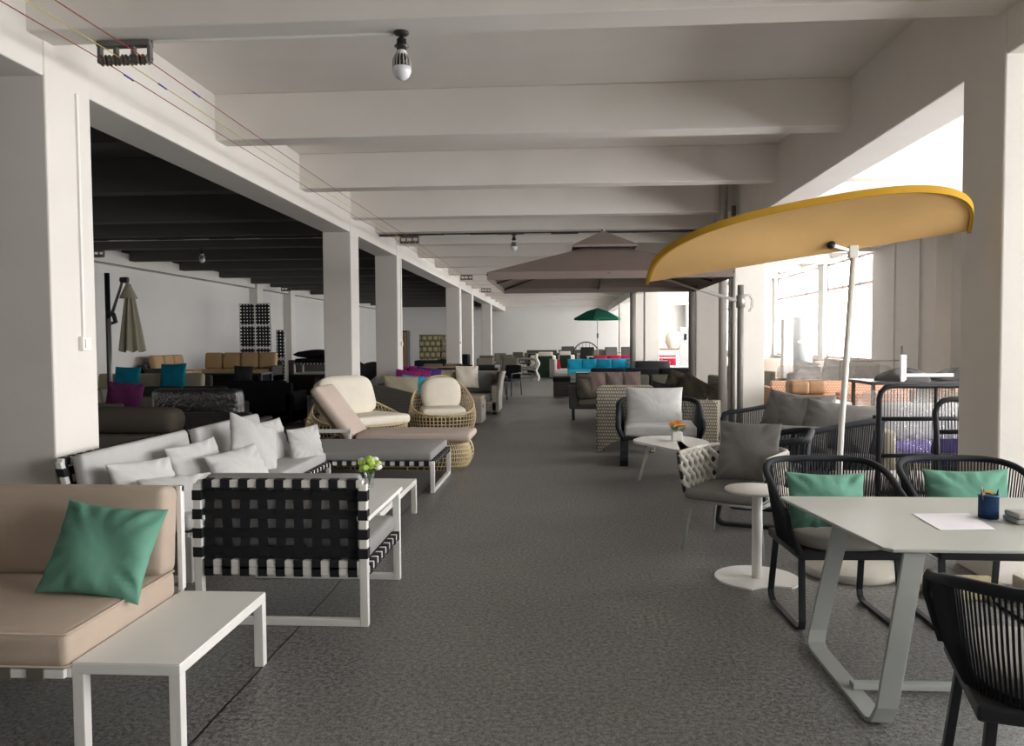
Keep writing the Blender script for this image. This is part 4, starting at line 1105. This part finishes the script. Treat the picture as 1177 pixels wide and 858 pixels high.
MB().rbox((0, 0, .57), (1.25, .42, .30), .13, .02).build('bolster', M['brown'], t)
MB().rbox((0, .1, .28), (1.3, .8, .26), .05).build('base', M['olive'], t); MB().rbox((0, .1, .09), (1.2, .7, .18), .02).build('plinth', M['blackcl'], t)
low_table('low_table', 'low dark table between the bolster sofa and the corner sofa', -5.0, -3.9, 8.3, 9.2, .36, 'black', 'charcoal', .05, 'table')
t = block_sofa('wicker_sofa', 'dark wicker sofa with a plastic wrapped back cushion in the left bay', 1.6, .85, (-4.95, 10.55, 0), PI, 'wickerdk', 'charcoal', 1, .28, .5, .62, .12, .14, (1, 1), backs=True, bcush='none')
mx = Matrix.Translation((0, .2, .68)) @ Matrix.Rotation(-.1, 4, 'X')
MB().rbox((0, 0, 0), (1.2, .2, .46), .07, .02, M=mx).build('wrapped_cushion', M['charcoal'], t)
MB().rbox((0, 0, 0), (1.24, .23, .50), .08, .02, n=14, M=mx).build('plastic_wrap', M['wrap'], t)
block_sofa('sofa', 'black sofa block beyond the plastic wrapped cushion', 1.5, .9, (-5.75, 14.6, 0), PI, 'blackcl', 'blackcl', 2, .28, .62, .80, .14, .14)
pillow('dark striped pillow on the black sofa', (-6.05, 14.5, .94), (.36, .34, .12), .1, .1, .05, 'charcoal')
block_sofa('wicker_sofa', 'dark wicker sofa in front of the khaki sofa', 1.9, .8, (-6.6, 13.4, 0), PI, 'wickerdk', 'charcoal', 2, .26, .5, .6, .12, .12)
low_table('low_table', 'dark low table beside the khaki sofa', -7.7, -6.9, 14.6, 15.3, .4, 'black', 'charcoal', .05, 'table')
block_sofa('sofa', 'long dark grey sofa behind the tub chairs in the left bay', 2.3, .85, (-7.7, 25.2, 0), PI, 'olive', 'olive', 3, .28, .62, .98, .12, .15)
t = block_sofa('wicker_sofa', 'black wicker sofa on the floor beyond the black sofa block', 2.2, .8, (-4.9, 16.5, 0), PI / 2 + .3, 'wickerdk', 'blackcl', 2, .26, .55, .74, .12, .12)
def tub(name, lab, loc, rz, r_=.38, h=.9, m='wickerdk', c='tan', group='round wicker tub chairs'):
    t = thing(name, lab, 'tub chair', loc, rz, group)
    q = MB()
    def f(u, v):
        a = 2 * PI * u; e = (math.sin(a) + 1) / 2; H = .5 + (h - .5) * e ** 1.5
        return (r_ * (.85 + .15 * v) * math.cos(a), r_ * (.85 + .15 * v) * math.sin(a), .02 + (H - .02) * v)
    q.surf(f, 32, 5, True); q.surf(lambda u, v: tuple(V(f(1 - u, v)) * .94 + V((0, 0, .02))), 32, 5, True)
    q.build('shell', M[m], t)
    MB().lathe([(0, .36), (r_ * .85, .36), (r_ * .88, .42), (r_ * .8, .47), (0, .48)], 24).build('seat_cushion', M[c], t)
    return t
tc_ = tub('tub_chair', 'dark wicker tub chair with tan cushion left of the second left column', (-5.75, 21.0, 0), .3, .52, 1.05)
dup(tc_, (-5.0, 19.0, 0), -.5, 'dark wicker tub chair closest to the second left column')
# stacks of webbed frames
def webframe(lab, loc, w_, h_, bays, group, rz=0):
    t = thing('webbed_sofa', lab, 'webbed sofa', loc, rz, group)
    W = MB(); B = MB()
    for i in range(bays + 1):
        x = w_ * i / bays
        W.box(x - .02, x + .02, -.02, .02, 0, h_)
    W.box(0, w_, -.02, .02, h_ - .03, h_ + .01); W.box(0, w_, -.02, .02, 0, .03)
    W.build('tube_frame', M['white'], t)
    for i in range(bays): webpanel(B, (w_ * i / bays + .02, -.03, .02), (1, 0, 0), (0, 0, 1), w_ / bays - .04, h_ - .04, .1, .1, .066)
    B.build('webbing', M['strap'], t)
    return t
GW = 'webbed frames stacked against the left wall'
for i, lab in enumerate(('lowest webbed frame of the tall stack by the left wall', 'lower middle webbed frame of the tall stack', 'upper middle webbed frame of the tall stack', 'topmost webbed frame of the tall stack by the left wall')):
    webframe(lab, (-10.05 , 23.9 + .01 * i, .02 + .69 * i), 1.02 if i < 3 else 1.0, .68, 2, GW, -.06)
webframe('narrow webbed frame beside the tall stack', (-8.95, 24.1, .02), .26, 1.0, 1, GW); webframe('narrow webbed frame lying on top of its neighbour', (-8.95, 24.1, 1.04), .26, .9, 1, GW)
t = webbed_seat('webbed_daybed', 'white framed webbed daybed carrying black mattresses by the left wall', 'daybed', 1.1, .75, (-7.3, 22.9, .62), 0, back=False, cush='blackcl', seat_t=.12)
tag(MB().box(-7.95, -6.65, 22.45, 23.35, 0, .6).build('crate', M['socketblk']), 'dark crate under the webbed daybed by the left wall', 'crate')
pillow('black rolled mattress lying on the webbed daybed', (-7.3, 22.9, 1.19), (1.2, .75, .26), PI / 2, 0, 0, 'blackcl', name='mattress', cat='mattress', pinch=.02)

# ------------------------------------------------------------------ wide middle: things beyond the third left column
def chair(name, lab, loc, rz, m='charcoal', fm='black', group='dining chairs far down the hall', w_=.56, h=.85, src={}):
    key = (name, m, fm, w_, h)
    if key in src: return dup(src[key], loc, rz, lab, group)
    t = thing(name, lab, 'chair', loc, rz, group); src[key] = t; hx = w_ / 2
    MB().rbox((0, 0, .44), (w_ - .04, .5, .06), .02).build('seat', M[m], t)
    mx = Matrix.Translation((0, .27, .44 + (h - .44) / 2 + .02)) @ Matrix.Rotation(-.12, 4, 'X')
    MB().rbox((0, 0, 0), (w_ - .06, .04, h - .46), .02, M=mx).build('backrest', M[m], t)
    for sx in (-1, 1):
        MB().tube([(sx * hx, -.26, 0), (sx * hx, -.25, .62), (sx * hx, .18, .64), (sx * hx, .26, .62)], .016, 6).build('armrest', M[fm], t)
        MB().tube([(sx * (hx - .01), .30, 0), (sx * (hx - .01), .24, .44), (sx * (hx - .03), .32, h)], .016, 6).build('rear_leg', M[fm], t)
    return t
def table(name, lab, loc, w_, d_, h, top='charcoal', fm='black', group='tables far down the hall', rz=0):
    t = thing(name, lab, 'table', loc, rz, group)
    MB().rbox((0, 0, h - .02), (w_, d_, .04), .01).build('table_top', M[top], t)
    for sx in (-1, 1):
        for sy in (-1, 1): MB().box(sx * (w_ / 2 - .06) - .02, sx * (w_ / 2 - .06) + .02, sy * (d_ / 2 - .06) - .02, sy * (d_ / 2 - .06) + .02, 0, h - .04).build('leg', M[fm], t)
    return t
t = block_sofa('papasan_sofa', 'dark pink cushioned sofa past the third left column', 1.15, .8, (-4.75, 22.9, 0), .3, 'wickerdk', 'magenta', 2, .25, .5, .7, .1, .12, bh=.45, tufted=True)
# stacked patterned seats
for i, (x, y, z, lab) in enumerate(((-5.75, 27.2, 0, 'tall pale blue rolled panel stack beyond the third left column'),)):
    t = thing('chair_stack', lab, 'stack', (x, y, z), 0)
    for k in range(7): MB().rbox((.0, 0, .14 + .26 * k), (.62 - .03 * (k % 2), .5, .22), .08).build('folded_seat', M['ac' if k > 3 else 'olive'], t)
t = thing('upholstered_stack', 'stack of pattern upholstered stools between the left columns', 'stack', (-4.45, 27.6, 0))
MB().rbox((0, 0, .45), (1.5, .7, .86), .04).build('base_crate', M['charcoal'], t)
MB().rbox((-.2, 0, 1.35), (.75, .6, .88), .03).build('patterned_seats', M['quilt'], t)
MB().rbox((.5, 0, 1.35), (.62, .6, .86), .03).build('pale_patterned_seats', M['quilt'], t)
for k in range(3): MB().rbox((.5, -.31, 1.05 + .26 * k), (.60, .02, .14), .01).build('seat_roll', M['khaki'], t)
t = thing('dark_cabinet', 'tall dark cabinet hidden behind the third left column', 'cabinet', (-5.2, 24.9, 0))
MB().rbox((0, 0, .95), (.55, .5, 1.9), .01).build('carcass', M['dkgrey'], t)
MB().rbox((0, -.26, .95), (.5, .02, 1.8), .005).build('door', M['wood'], t)
t = thing('lounge_pod', 'black square outdoor armchair with reflective panel between the left columns', 'armchair', (-3.95, 28.4, 0))
MB().rbox((0, 0, .55), (1.1, .7, 1.05), .04).build('shell', M['blackcl'], t); MB().rbox((-.1, -.36, .75), (.55, .03, .4), .01).build('window_panel', M['ac'], t)
block_sofa('bench_sofa', 'beige brown bench sofa between the left columns', 1.5, .8, (-3.8, 25.0 , 0), PI, 'tan', 'mauve', 2, .28, .5, .75, .1, .14)
table('patio_table', 'long dark patio table in front of the beige bench sofa', (-3.95, 21.6, 0), 1.6, .85, .74)
table('patio_table', 'dark patio table behind the wicker loveseat', (-2.35, 21.2, 0), 1.3, .8, .74)
for i, (x, y, rz, lab) in enumerate(((-3.0, 20.5, PI, 'dark chair pushed to the long patio table'), (-3.9, 20.7, PI + .2, 'dark chair at the left end of the long patio table'), (-2.9, 22.6, 0, 'dark chair on the far side of the patio tables'), (-1.8, 20.3, PI - .3, 'dark chair at the near side of the smaller patio table'), (-2.2, 22.4, .1, 'dark chair behind the smaller patio table'), (-1.55, 22.2, -.5, 'dark chair at the aisle end of the smaller patio table'))):
    chair('patio_chair', lab, (x, y, 0), rz)
for i, (x, y, rz, lab) in enumerate(((-2.6, 26.5, .2, 'brown mesh chair left of the aisle, nearest of its row'), (-1.85, 26.8, -.1, 'brown mesh chair beside the aisle, nearest of its row'), (-3.1, 31.5, 0, 'brown mesh chair by the fifth left column'), (-2.3, 33.5, .3, 'brown mesh chair behind the tubular bench'), (-1.6, 38.5, 0, 'brown mesh chair left of the green panel'), (-3.0, 37.8, .1, 'brown mesh chair by the last left column'), (-2.4, 41, -.2, 'brown mesh chair near the back wall'), (-1.3, 43.0, .1, 'brown mesh chair at the centre of the back row'))):
    chair('mesh_chair', lab, (x, y, 0), rz, 'olive', 'steel', 'mesh chairs left of the far aisle', .6, .95)
table('far_table', 'grey table beside the mesh chairs', (-2.3, 28.2, 0), 1.5, .9, .75, 'olive', 'steel')
table('far_table', 'grey table near the last left column', (-2.6, 39.4, 0), 1.8, .9, .78, 'olive', 'steel')
t = thing('round_tray', 'pale round tray chair seat among the mesh chairs', 'tray', (-2.75, 28.1, .76))
MB().lathe([(0, 0), (.34, 0), (.36, .03), (.33, .03), (.3, .012), (0, .012)], 28).build('tray', M['khaki'], t)
# tubular bench stack
t = thing('tubular_bench', 'stack of grey tubular bench frames with rounded loops beside the far aisle', 'bench', (-1.55, 30.2, 0))
for z in (.12, .52):
    q = MB(); pts = [(-.62 + .18 * math.cos(a), -.3, z + .18 + .16 * math.sin(a)) for a in [PI / 2 + PI * k / 8 for k in range(9)]] + [(.38 + .18 * math.cos(a), -.3, z + .18 + .16 * math.sin(a)) for a in [-PI / 2 + PI * k / 8 for k in range(9)]]
    q.tube(pts, .045, 8, True); q.build('loop_frame', M['steel'], t)
    MB().rbox((-.12, 0, z + .16), (.95, .5, .05), .02).build('slatted_seat', M['socketblk'], t)
q = MB(); q.tube([(.60 + .05 * math.sin(k * .48), -.3, .02 + .04 * k) for k in range(27)], .045, 8); q.build('white_scroll_arm', M['white'], t)
for x in (-.6, .35): MB().box(x - .02, x + .02, -.32, .3, 0, .1).build('foot', M['steel'], t)
# green screens and cream couches
GG = 'dark green panels at the far end of the aisle'
for x, y, w_, lab in ((-.72, 33.2, .62, 'dark green upholstered block beside the tubular bench'), (.12, 35.0, .5, 'smaller dark green block behind the cream seats')):
    t = thing('green_booth', lab, 'booth seat', (x, y, 0), 0, GG)
    MB().rbox((0, 0, .45), (w_, .6, .90), .02).build('side_panel', M['dkgreen'], t); MB().rbox((0, .32, .62), (w_, .1, .9), .03).build('back_pad', M['cream'], t)
block_sofa('cream_couch', 'cream couch behind the dark green block', 1.4, .8, (-.9, 36.2, 0), 0, 'dkgreen', 'cream', 2, .3, .6, .95, .1, .15)
block_sofa('cream_couch', 'cream couch nearer the turquoise sofa', 1.0, .8, (.2, 37.5, 0), 0, 'dkgreen', 'cream', 1, .3, .6, .95, .1, .15)
block_sofa('dark_couch', 'brown couch standing before the back wall', 1.6, .8, (-1.1, 41.5, 0), 0, 'dkgrey', 'mauve', 2, .3, .7, 1.05, .1, .15, group='couches at the back wall'); block_sofa('dark_couch', 'brown couch nearer the arched chair at the back wall', 1.4, .8, (.5, 42.0, 0), 0, 'dkgrey', 'mauve', 2, .3, .7, 1.05, .1, .15, group='couches at the back wall')
# moon chair
t = thing('arched_swing', 'black arched round frame chair in front of the back wall', 'swing chair', (1.15, 38.2, 0))
MB().tube([(.62 * math.cos(a), 0, .85 + .62 * math.sin(a)) for a in [PI * 2 * k / 40 for k in range(40)]], .03, 6, True).build('round_frame', M['black'], t)
q = MB()
for k in range(-3, 4): q.tube([(k * .16, .02, .85 - math.sqrt(max(.01, .38 - (k * .16) ** 2))), (k * .16, .02, .85 + math.sqrt(max(.01, .38 - (k * .16) ** 2)))], .012, 4)
for k in range(3): q.tube([(-.55, .02, .6 + .2 * k), (.55, .02, .6 + .2 * k)], .01, 4)
q.build('lattice', M['black'], t); MB().rbox((0, -.1, .42), (.8, .5, .14), .05).build('seat_cushion', M['charcoal'], t)
for sx in (-1, 1): MB().tube([(sx * .4, 0, .38), (sx * .5, -.3, 0)], .03, 6).build('leg', M['black'], t)
chair('high_chair', 'dark high backed chair left of the arched chair', (.35, 37.9 + 1.6, 0), .2, 'dkgrey', 'black', 'dining chairs far down the hall', .7, 1.25)
# green parasol
t = thing('market_parasol', 'small dark green parasol open above the tables at the back', 'parasol', (1.52, 34, 0))
MB().tube([(0, 0, 0), (.0, 0, 2.9)], .022, 8).build('pole', M['steel'], t)
q = MB()
for k in range(6):
    a, b = PI / 3 * k + .35, PI / 3 * (k + 1) + .35
    for r0_, r1_, z0, z1 in ((0, .5, 2.95, 2.80), (.5, 1.08, 2.80, 2.50)):
        q.add([(r0_ * math.cos(a), r0_ * math.sin(a), z0), (r1_ * math.cos(a), r1_ * math.sin(a), z1), (r1_ * math.cos(b), r1_ * math.sin(b), z1), (r0_ * math.cos(b), r0_ * math.sin(b), z0)], [(0, 1, 2, 3)])
    q.add([(1.08 * math.cos(a), 1.08 * math.sin(a), 2.5), (1.08 * math.cos(b), 1.08 * math.sin(b), 2.5), (1.08 * math.cos(b), 1.08 * math.sin(b), 2.42), (1.08 * math.cos(a), 1.08 * math.sin(a), 2.42)], [(0, 1, 2, 3)])
q.build('canopy', M['umbgreen'], t)
MB().rbox((.0, -.03, 1.75), (.07, .1, .22), .02).build('crank', M['black'], t)
MB().lathe([(0, 0), (.25, 0), (.25, .08), (0, .08)], 20).build('base', M['concrete'], t)
tub('round_tub_chair', 'grey round tub chair under the green parasol', (1.75, 35.3, 0), .1, .6, 1.15, 'olive', 'olive', 'round seats below the green parasol')
table('round_white_table', 'white table under the green parasol', (1.6, 34.15, 0), 1.1, .6, .86, 'whitetop', 'white', 'pale tables near the back wall'); table('round_white_table', 'pale table right of the green parasol pole', (2.9, 36.2, 0), 1.2, .9, 1.0, 'khaki', 'white', 'pale tables near the back wall')
for x, y, rz, lab in ((2.3, 34.2, .6, 'dark folding chair right of the white table'), (3.0, 34.6, .3, 'dark folding chair next to the last right column'), (.95, 34.4, -.5, 'dark chair left of the green parasol pole')): chair('high_chair', lab, (x, y, 0), rz, 'dkgrey', 'black', 'dining chairs far down the hall', .7, 1.25)

# ------------------------------------------------------------------ right of the aisle: sofa rows
block_sofa('tufted_sofa', 'long turquoise tufted sofa across the aisle end', 3.5, .85, (1.95, 31.0, 0), 0, 'steel', 'turq', 3, .26, .4, .6, .1, .14, (0, 0), bh=.42, tufted=True)
tag(MB().pillow(.6, .55, .2, 77).build('pillow', M['turq'], None, 0, (3.35, 30.6, .72), (-.3, .3, -.4)), 'turquoise tufted pillow fallen forward at the right end', 'pillow')
tag(MB().pillow(.75, .5, .18, 78).build('pillow', M['seatgrey'], None, 0, (2.95, 30.7, .66), (-.4, -.5, .2)), 'pale pillow leaning on the turquoise sofa', 'pillow')
block_sofa('tufted_sofa', 'red tufted sofa behind the turquoise sofa', 3.4, .85, (3.0, 33.0 - .4, 0), 0, 'wickerdk', 'red', 3, .3, .4, .66, .1, .14, (0, 0), bh=.48, tufted=True)
t = block_sofa('red_chair', 'red and white slanted seat at the left end of the turquoise sofa', .7, .8, (-.25 + .2, 31.9, 0), PI / 2 + .3, 'whitecl', 'red', 1, .25, .4, .8, .08, .12)
t = thing('wicker_ottoman', 'small brown wicker ottoman with charcoal pad at the aisle edge', 'ottoman', (-.02, 21.4, 0))
MB().rbox((0, 0, .24), (.46, .46, .42), .02).build('body', M['wickerbr'], t); MB().rbox((0, 0, .5), (.48, .48, .14), .03).build('seat_pad', M['charcoal'], t)
low_table('glass_table', 'grey topped wicker table in front of the turquoise sofa', .35, 1.4, 20.15, 20.95, .72, 'wickerbr', 'ac', .06, 'table')
block_sofa('sofa', 'charcoal cushioned sofa in the row behind the olive sofa', 2.7, .85, (2.05, 19.6, 0), 0, 'wickerdk', 'charcoal', 3, .28, .5, .66, .1, .15, (0, 1), bh=.42)
block_sofa('sofa', 'olive grey sofa with brown pillows facing the viewer', 2.5, .9, (1.38, 15.6, 0), 0, 'dkgrey', 'olive', 3, .28, .66, .7, .16, .14, (1, 1), bh=.44, legs=.22)
pillow('round olive bolster at the left end of the olive grey sofa', (.47, 15.15, .62), (.36, .36, .3), 0, .2, 0, 'olive', name='bolster', pinch=-.1)
GB = 'mauve brown pillows on the olive sofa'
for i, (x, lab) in enumerate(((.68, 'mauve brown pillow, leftmost of three'), (1.0, 'mauve brown pillow, middle one of three'), (1.32, 'mauve brown pillow, rightmost of three'))):
    pillow(lab, (x, 15.1, .74), (.36, .42, .18), .2, .05, 0, 'mauve', GB, pinch=.03)
t = block_sofa('wicker_sofa', 'dark wicker sofa with heaped brown pillows beside the grey pipe', 1.9, .85, (1.75, 13.55, 0), .08, 'wickerdk', 'brown', 2, .26, .5, .60, .12, .12, (0, 0), backs=False, bcush='none')
MB().rbox((.93, .1, .5), (.12, .85, .86), .04).build('wing', M['wicker'], t)
GH = 'brown pillows heaped on the dark wicker sofa'
pillow('dark brown pillow at the left of the heap', (1.75, 13.4, .60), (.55, .42, .2), .4, .1, .3, 'charcoal', GH)
pillow('knotted grey brown pillow on top of the heap', (1.98, 13.55, .84), (.42, .34, .22), .3, .2, .4, 'brown', GH)
pillow('brown pillow sliding off at the right of the heap', (2.2, 13.3, .70), (.56, .44, .22), .3, -.3, .5, 'brown', GH)
tag(MB().rbox((2.35, 20.9, .5), (.9, .6, 1.0), .03).build('speaker_box', M['screen']), 'black box standing before the third right column', 'box')
# far right background through the columns
t = thing('hanging_pod', 'pale wicker pod seat lying on a shelf before the far right wall', 'pod chair', (5.15, 38.3, 0))
def pod(u, v):
    a = 2 * PI * u; r_ = .36 * math.sin(.5 + 2.0 * v) + .02
    return (r_ * math.cos(a), r_ * math.sin(a), 1.15 + .82 * v)
mx = Matrix.Translation((0, 0, 0)) @ Matrix.Rotation(.12, 4, 'Y')
q = MB().surf(pod, 28, 10, True, M=mx); q.surf(lambda u, v: tuple(V(pod(1 - u, v)) * .97 + V((0, 0, .03))), 28, 10, True, M=mx); q.build('pod_shell', M['cream'], t)
MB().box(-.9, .9, -.4, .4, 1.08, 1.14).build('shelf_board', M['wood'], t); MB().box(-.85, .85, -.35, .35, 0, 1.08).build('shelf_body', M['whitecl'], t)
def lounger(lab, loc, rz, group='folded loungers by the far windows'):
    t = thing('sun_lounger', lab, 'lounger', loc, rz, group)
    q = MB()
    for y in (-.3, .3): q.sweep([(-.9, y, .35), (.2, y, .35), (.85, y, 1.35)], (0, 1, 0), .05, .05)
    for x in (-.8, .1): q.box(x - .02, x + .02, -.3, .3, .33, .37)
    q.build('frame', M['steel'], t)
    MB().sweep([(-.88, 0, .4), (.2, 0, .4), (.83, 0, 1.35)], (0, 1, 0), .54, .05).build('mattress', M['grey'], t)
    for x in (-.7, .1):
        for y in (-.3, .3): MB().box(x - .025, x + .025, y - .025, y + .025, 0, .34).build('leg', M['steel'], t)
    return t
l_ = lounger('grey lounger with raised back by the far windows', (4.5, 31.6, 0), 0)
dup(l_, (5.3, 34.0, 0), .1, 'second grey lounger behind the first by the far windows')
table('white_table', 'wide white table before the loungers', (3.75, 24.4, 0), 1.9, 1.2, .74, 'whitetop', 'white', 'pale tables in the right bay')
table('white_table', 'white counter by the fifth right column', (4.3, 28.9, 0), 1.9, .8, .92, 'whitetop', 'white', 'pale tables in the right bay')
t = thing('display_board', 'pale standing board with small dark switch near the far windows', 'board', (4.15, 26.9, 0))
MB().box(-.18, .18, -.03, .03, 0, 1.98).build('board', M['ac'], t); MB().box(-.03, .05, -.05, -.03, 1.55, 1.75).build('switch', M['black'], t)

# ------------------------------------------------------------------ right bay beside the windows
def rect_wicker(name, lab, w_, d_, h, loc, rz, m='wickeror', group=None, cush=None):
    return block_sofa(name, lab, w_, d_, loc, rz, m, cush or 'pinkbeige', 2, .26, h - .12, h, .14, .12, bh=.3, group=group)
rect_wicker('wicker_sofa', 'orange wicker sofa with its back to the aisle in the right bay', 2.3, .8, .87, (4.55, 13.4, 0), PI, group='orange wicker sofas in the right bay')
rect_wicker('wicker_sofa', 'lower orange wicker armchair in front of the orange sofa', 1.0, .8, .80, (4.35, 11.7, 0), PI + .05, group='orange wicker sofas in the right bay')
rect_wicker('wicker_sofa', 'orange wicker sofa half hidden behind the nearest right column', 1.1, .8, .87, (6.5, 12.7, 0), PI, group='orange wicker sofas in the right bay')
t = low_table('wicker_side_table', 'white topped side table beside the orange wicker sofa', 3.05, 3.75, 10.4, 11.1, .72, 'white', 'whitetop', .05, 'side table')
for k in range(2):
    tag(MB().rbox((3.55 + .28 * k, 12.1 + .1 * k, .82), (.30, .3, .22), .06).build('wooden_tray', M['wood']), ('brown wooden box left on the orange wicker back', 'brown wooden box right on the orange wicker back')[k], 'box')
    low_table('stool', ('low brown stand under the left wooden box', 'low brown stand under the right wooden box')[k], 3.42 + .28 * k, 3.68 + .28 * k, 12.0 + .1 * k, 12.22 + .1 * k, .71, 'wood', 'wood', .04, 'stand')
t = block_sofa('wicker_sofa', 'pale sofa under clear plastic film with white cushions near the windows', 2.0, .9, (5.6, 16.6, 0), .12, 'khaki', 'whitecl', 3, .3, .55, .72, .12, .15, bh=.4)
MB().rbox((0, 0, .62), (2.06, .96, .75), .10, .02, n=14).build('plastic_film', M['wrap'], t)
GN = 'white pillows heaped on the wrapped sofa'
for x, z, yw, lab in ((5.0, .86, .3, 'white pillow at the left of the wrapped sofa'), (5.6, .88, -.3, 'white pillow leaning in the middle of the wrapped sofa'), (6.15, .86, .2, 'white pillow at the right of the wrapped sofa')):
    pillow(lab, (x, 16.35, z), (.62, .5, .18), .4, yw, .2, 'whitecl', GN)
rect_wicker('wicker_armchair', 'pale wicker armchair left of the plastic covered sofa', .9, .8, .92, (4.45, 18.9, 0), .2, 'wickerlt', None, 'whitecl')
block_sofa('red_couch', 'red cushioned bench beside the second right column', 1.0, .8, (3.95, 16.3, 0), .1, 'whitecl', 'red', 1, .45, .5, .5, .05, .12, backs=False)
for x, y, c, lab in ((5.1, 24.2, 'pinkbeige', 'pink chair in front of the far window pier'), (6.1, 22.5, 'pinkbeige', 'pink chair below the wide window'), (6.5, 19.2, 'pinkbeige', 'pink chair below the window beside the solid wall')):
    chair('pink_chair', lab, (x, y, 0), .3, c, 'white', 'pale pink chairs under the windows', .75, 1.0)
t = thing('air_conditioner', 'tall grey floor standing air conditioner between the windows', 'air conditioner', (6.55, 21.9, 0))
MB().lathe([(0, 0), (.27, 0), (.27, 2.1), (.25, 2.15), (0, 2.15)], 32).build('cabinet', M['ac'], t)
MB().box(-.2, .1, -.29, -.24, 1.45, 1.5).build('display_strip', M['petal'], t)
MB().box(-.55, -.3, -.2, .1, 0, 2.1).build('side_casing', M['plastic'], t)
t = table('black_work_table', 'black work table carrying folded dark fabric in the right bay', (4.9, 10.6, 0), 2.0, .8, 1.0, 'black', 'black', 'black tables in the right bay')
def heap(lab, loc, sx, sy, sz, m='charcoal'):
    sd = rnd.uniform(0, 9)
    def f(u, v):
        a = 2 * PI * u; r_ = math.sin(PI * .5 * (1 - v)) ** .5
        return (loc[0] + sx * r_ * math.cos(a) * (1 + .1 * math.sin(3 * a + sd)), loc[1] + sy * r_ * math.sin(a), loc[2] + sz * v * (1 + .25 * math.sin(5 * a + sd + v * 4)))
    return tag(MB().surf(f, 40, 8, True).build('folded_cloth', M[m]), lab, 'cloth')
heap('dark green folded cloth at the left of the black work table', (4.45, 10.5, 1.0), .34, .3, .14, 'dkgrey'); heap('crumpled dark cloth at the right of the black work table', (5.2, 10.6, 1.0), .4, .3, .14, 'dkgrey')
t = thing('metal_trestle', 'white L shaped metal leg standing upside down on the black work table', 'table leg', (4.32, 10.25, 1.0))
MB().box(-.035, .035, -.03, .03, 0, .34).build('upright_bar', M['white'], t, .006); MB().box(.035, .62, -.02, .02, .06, .10).build('long_bar', M['white'], t, .004)
t = thing('console_frame', 'thin grey metal frame standing against the solid right wall', 'frame', (6.2, 16.2, 0))
q = MB(); q.tube([(-.6, 0, 0), (-.6, 0, 1.1), (.6, 0, 1.1), (.6, 0, 0)], .02, 6); q.tube([(-.6, 0, .7), (.6, 0, .7)], .015, 6); q.tube([(.6, 0, 1.1), (.6, 0, 1.4)], .02, 6); q.build('tube_frame', M['ac'], t)
t = block_sofa('wicker_sofa', 'khaki wicker sofa under silver plastic film behind the corded screens', 2.0, .95, (4.25, 8.4, 0), -.1, 'khaki', 'purple', 2, .3, .62, .8, .12, .15, bh=.4, bcush='grey')
MB().rbox((0, 0, .60), (2.06, 1.0, .74), .12, .03, n=18).build('plastic_film', M['wrapheavy'], t)
tag(MB().lathe([(0, -.5), (.13, -.5), (.14, 0), (.13, .5), (0, .5)], 20, M=Matrix.Translation((3.98, 7.5, .48)) @ Matrix.Rotation(PI / 2, 4, 'Y')).build('cloth_roll', M['purple']), 'purple roll wrapped in plastic behind the corded screens', 'roll')
low_table('stool', 'small dark stand carrying the purple roll', 3.6, 4.36, 7.3, 7.7, .34, 'black', 'charcoal', .04, 'stand')
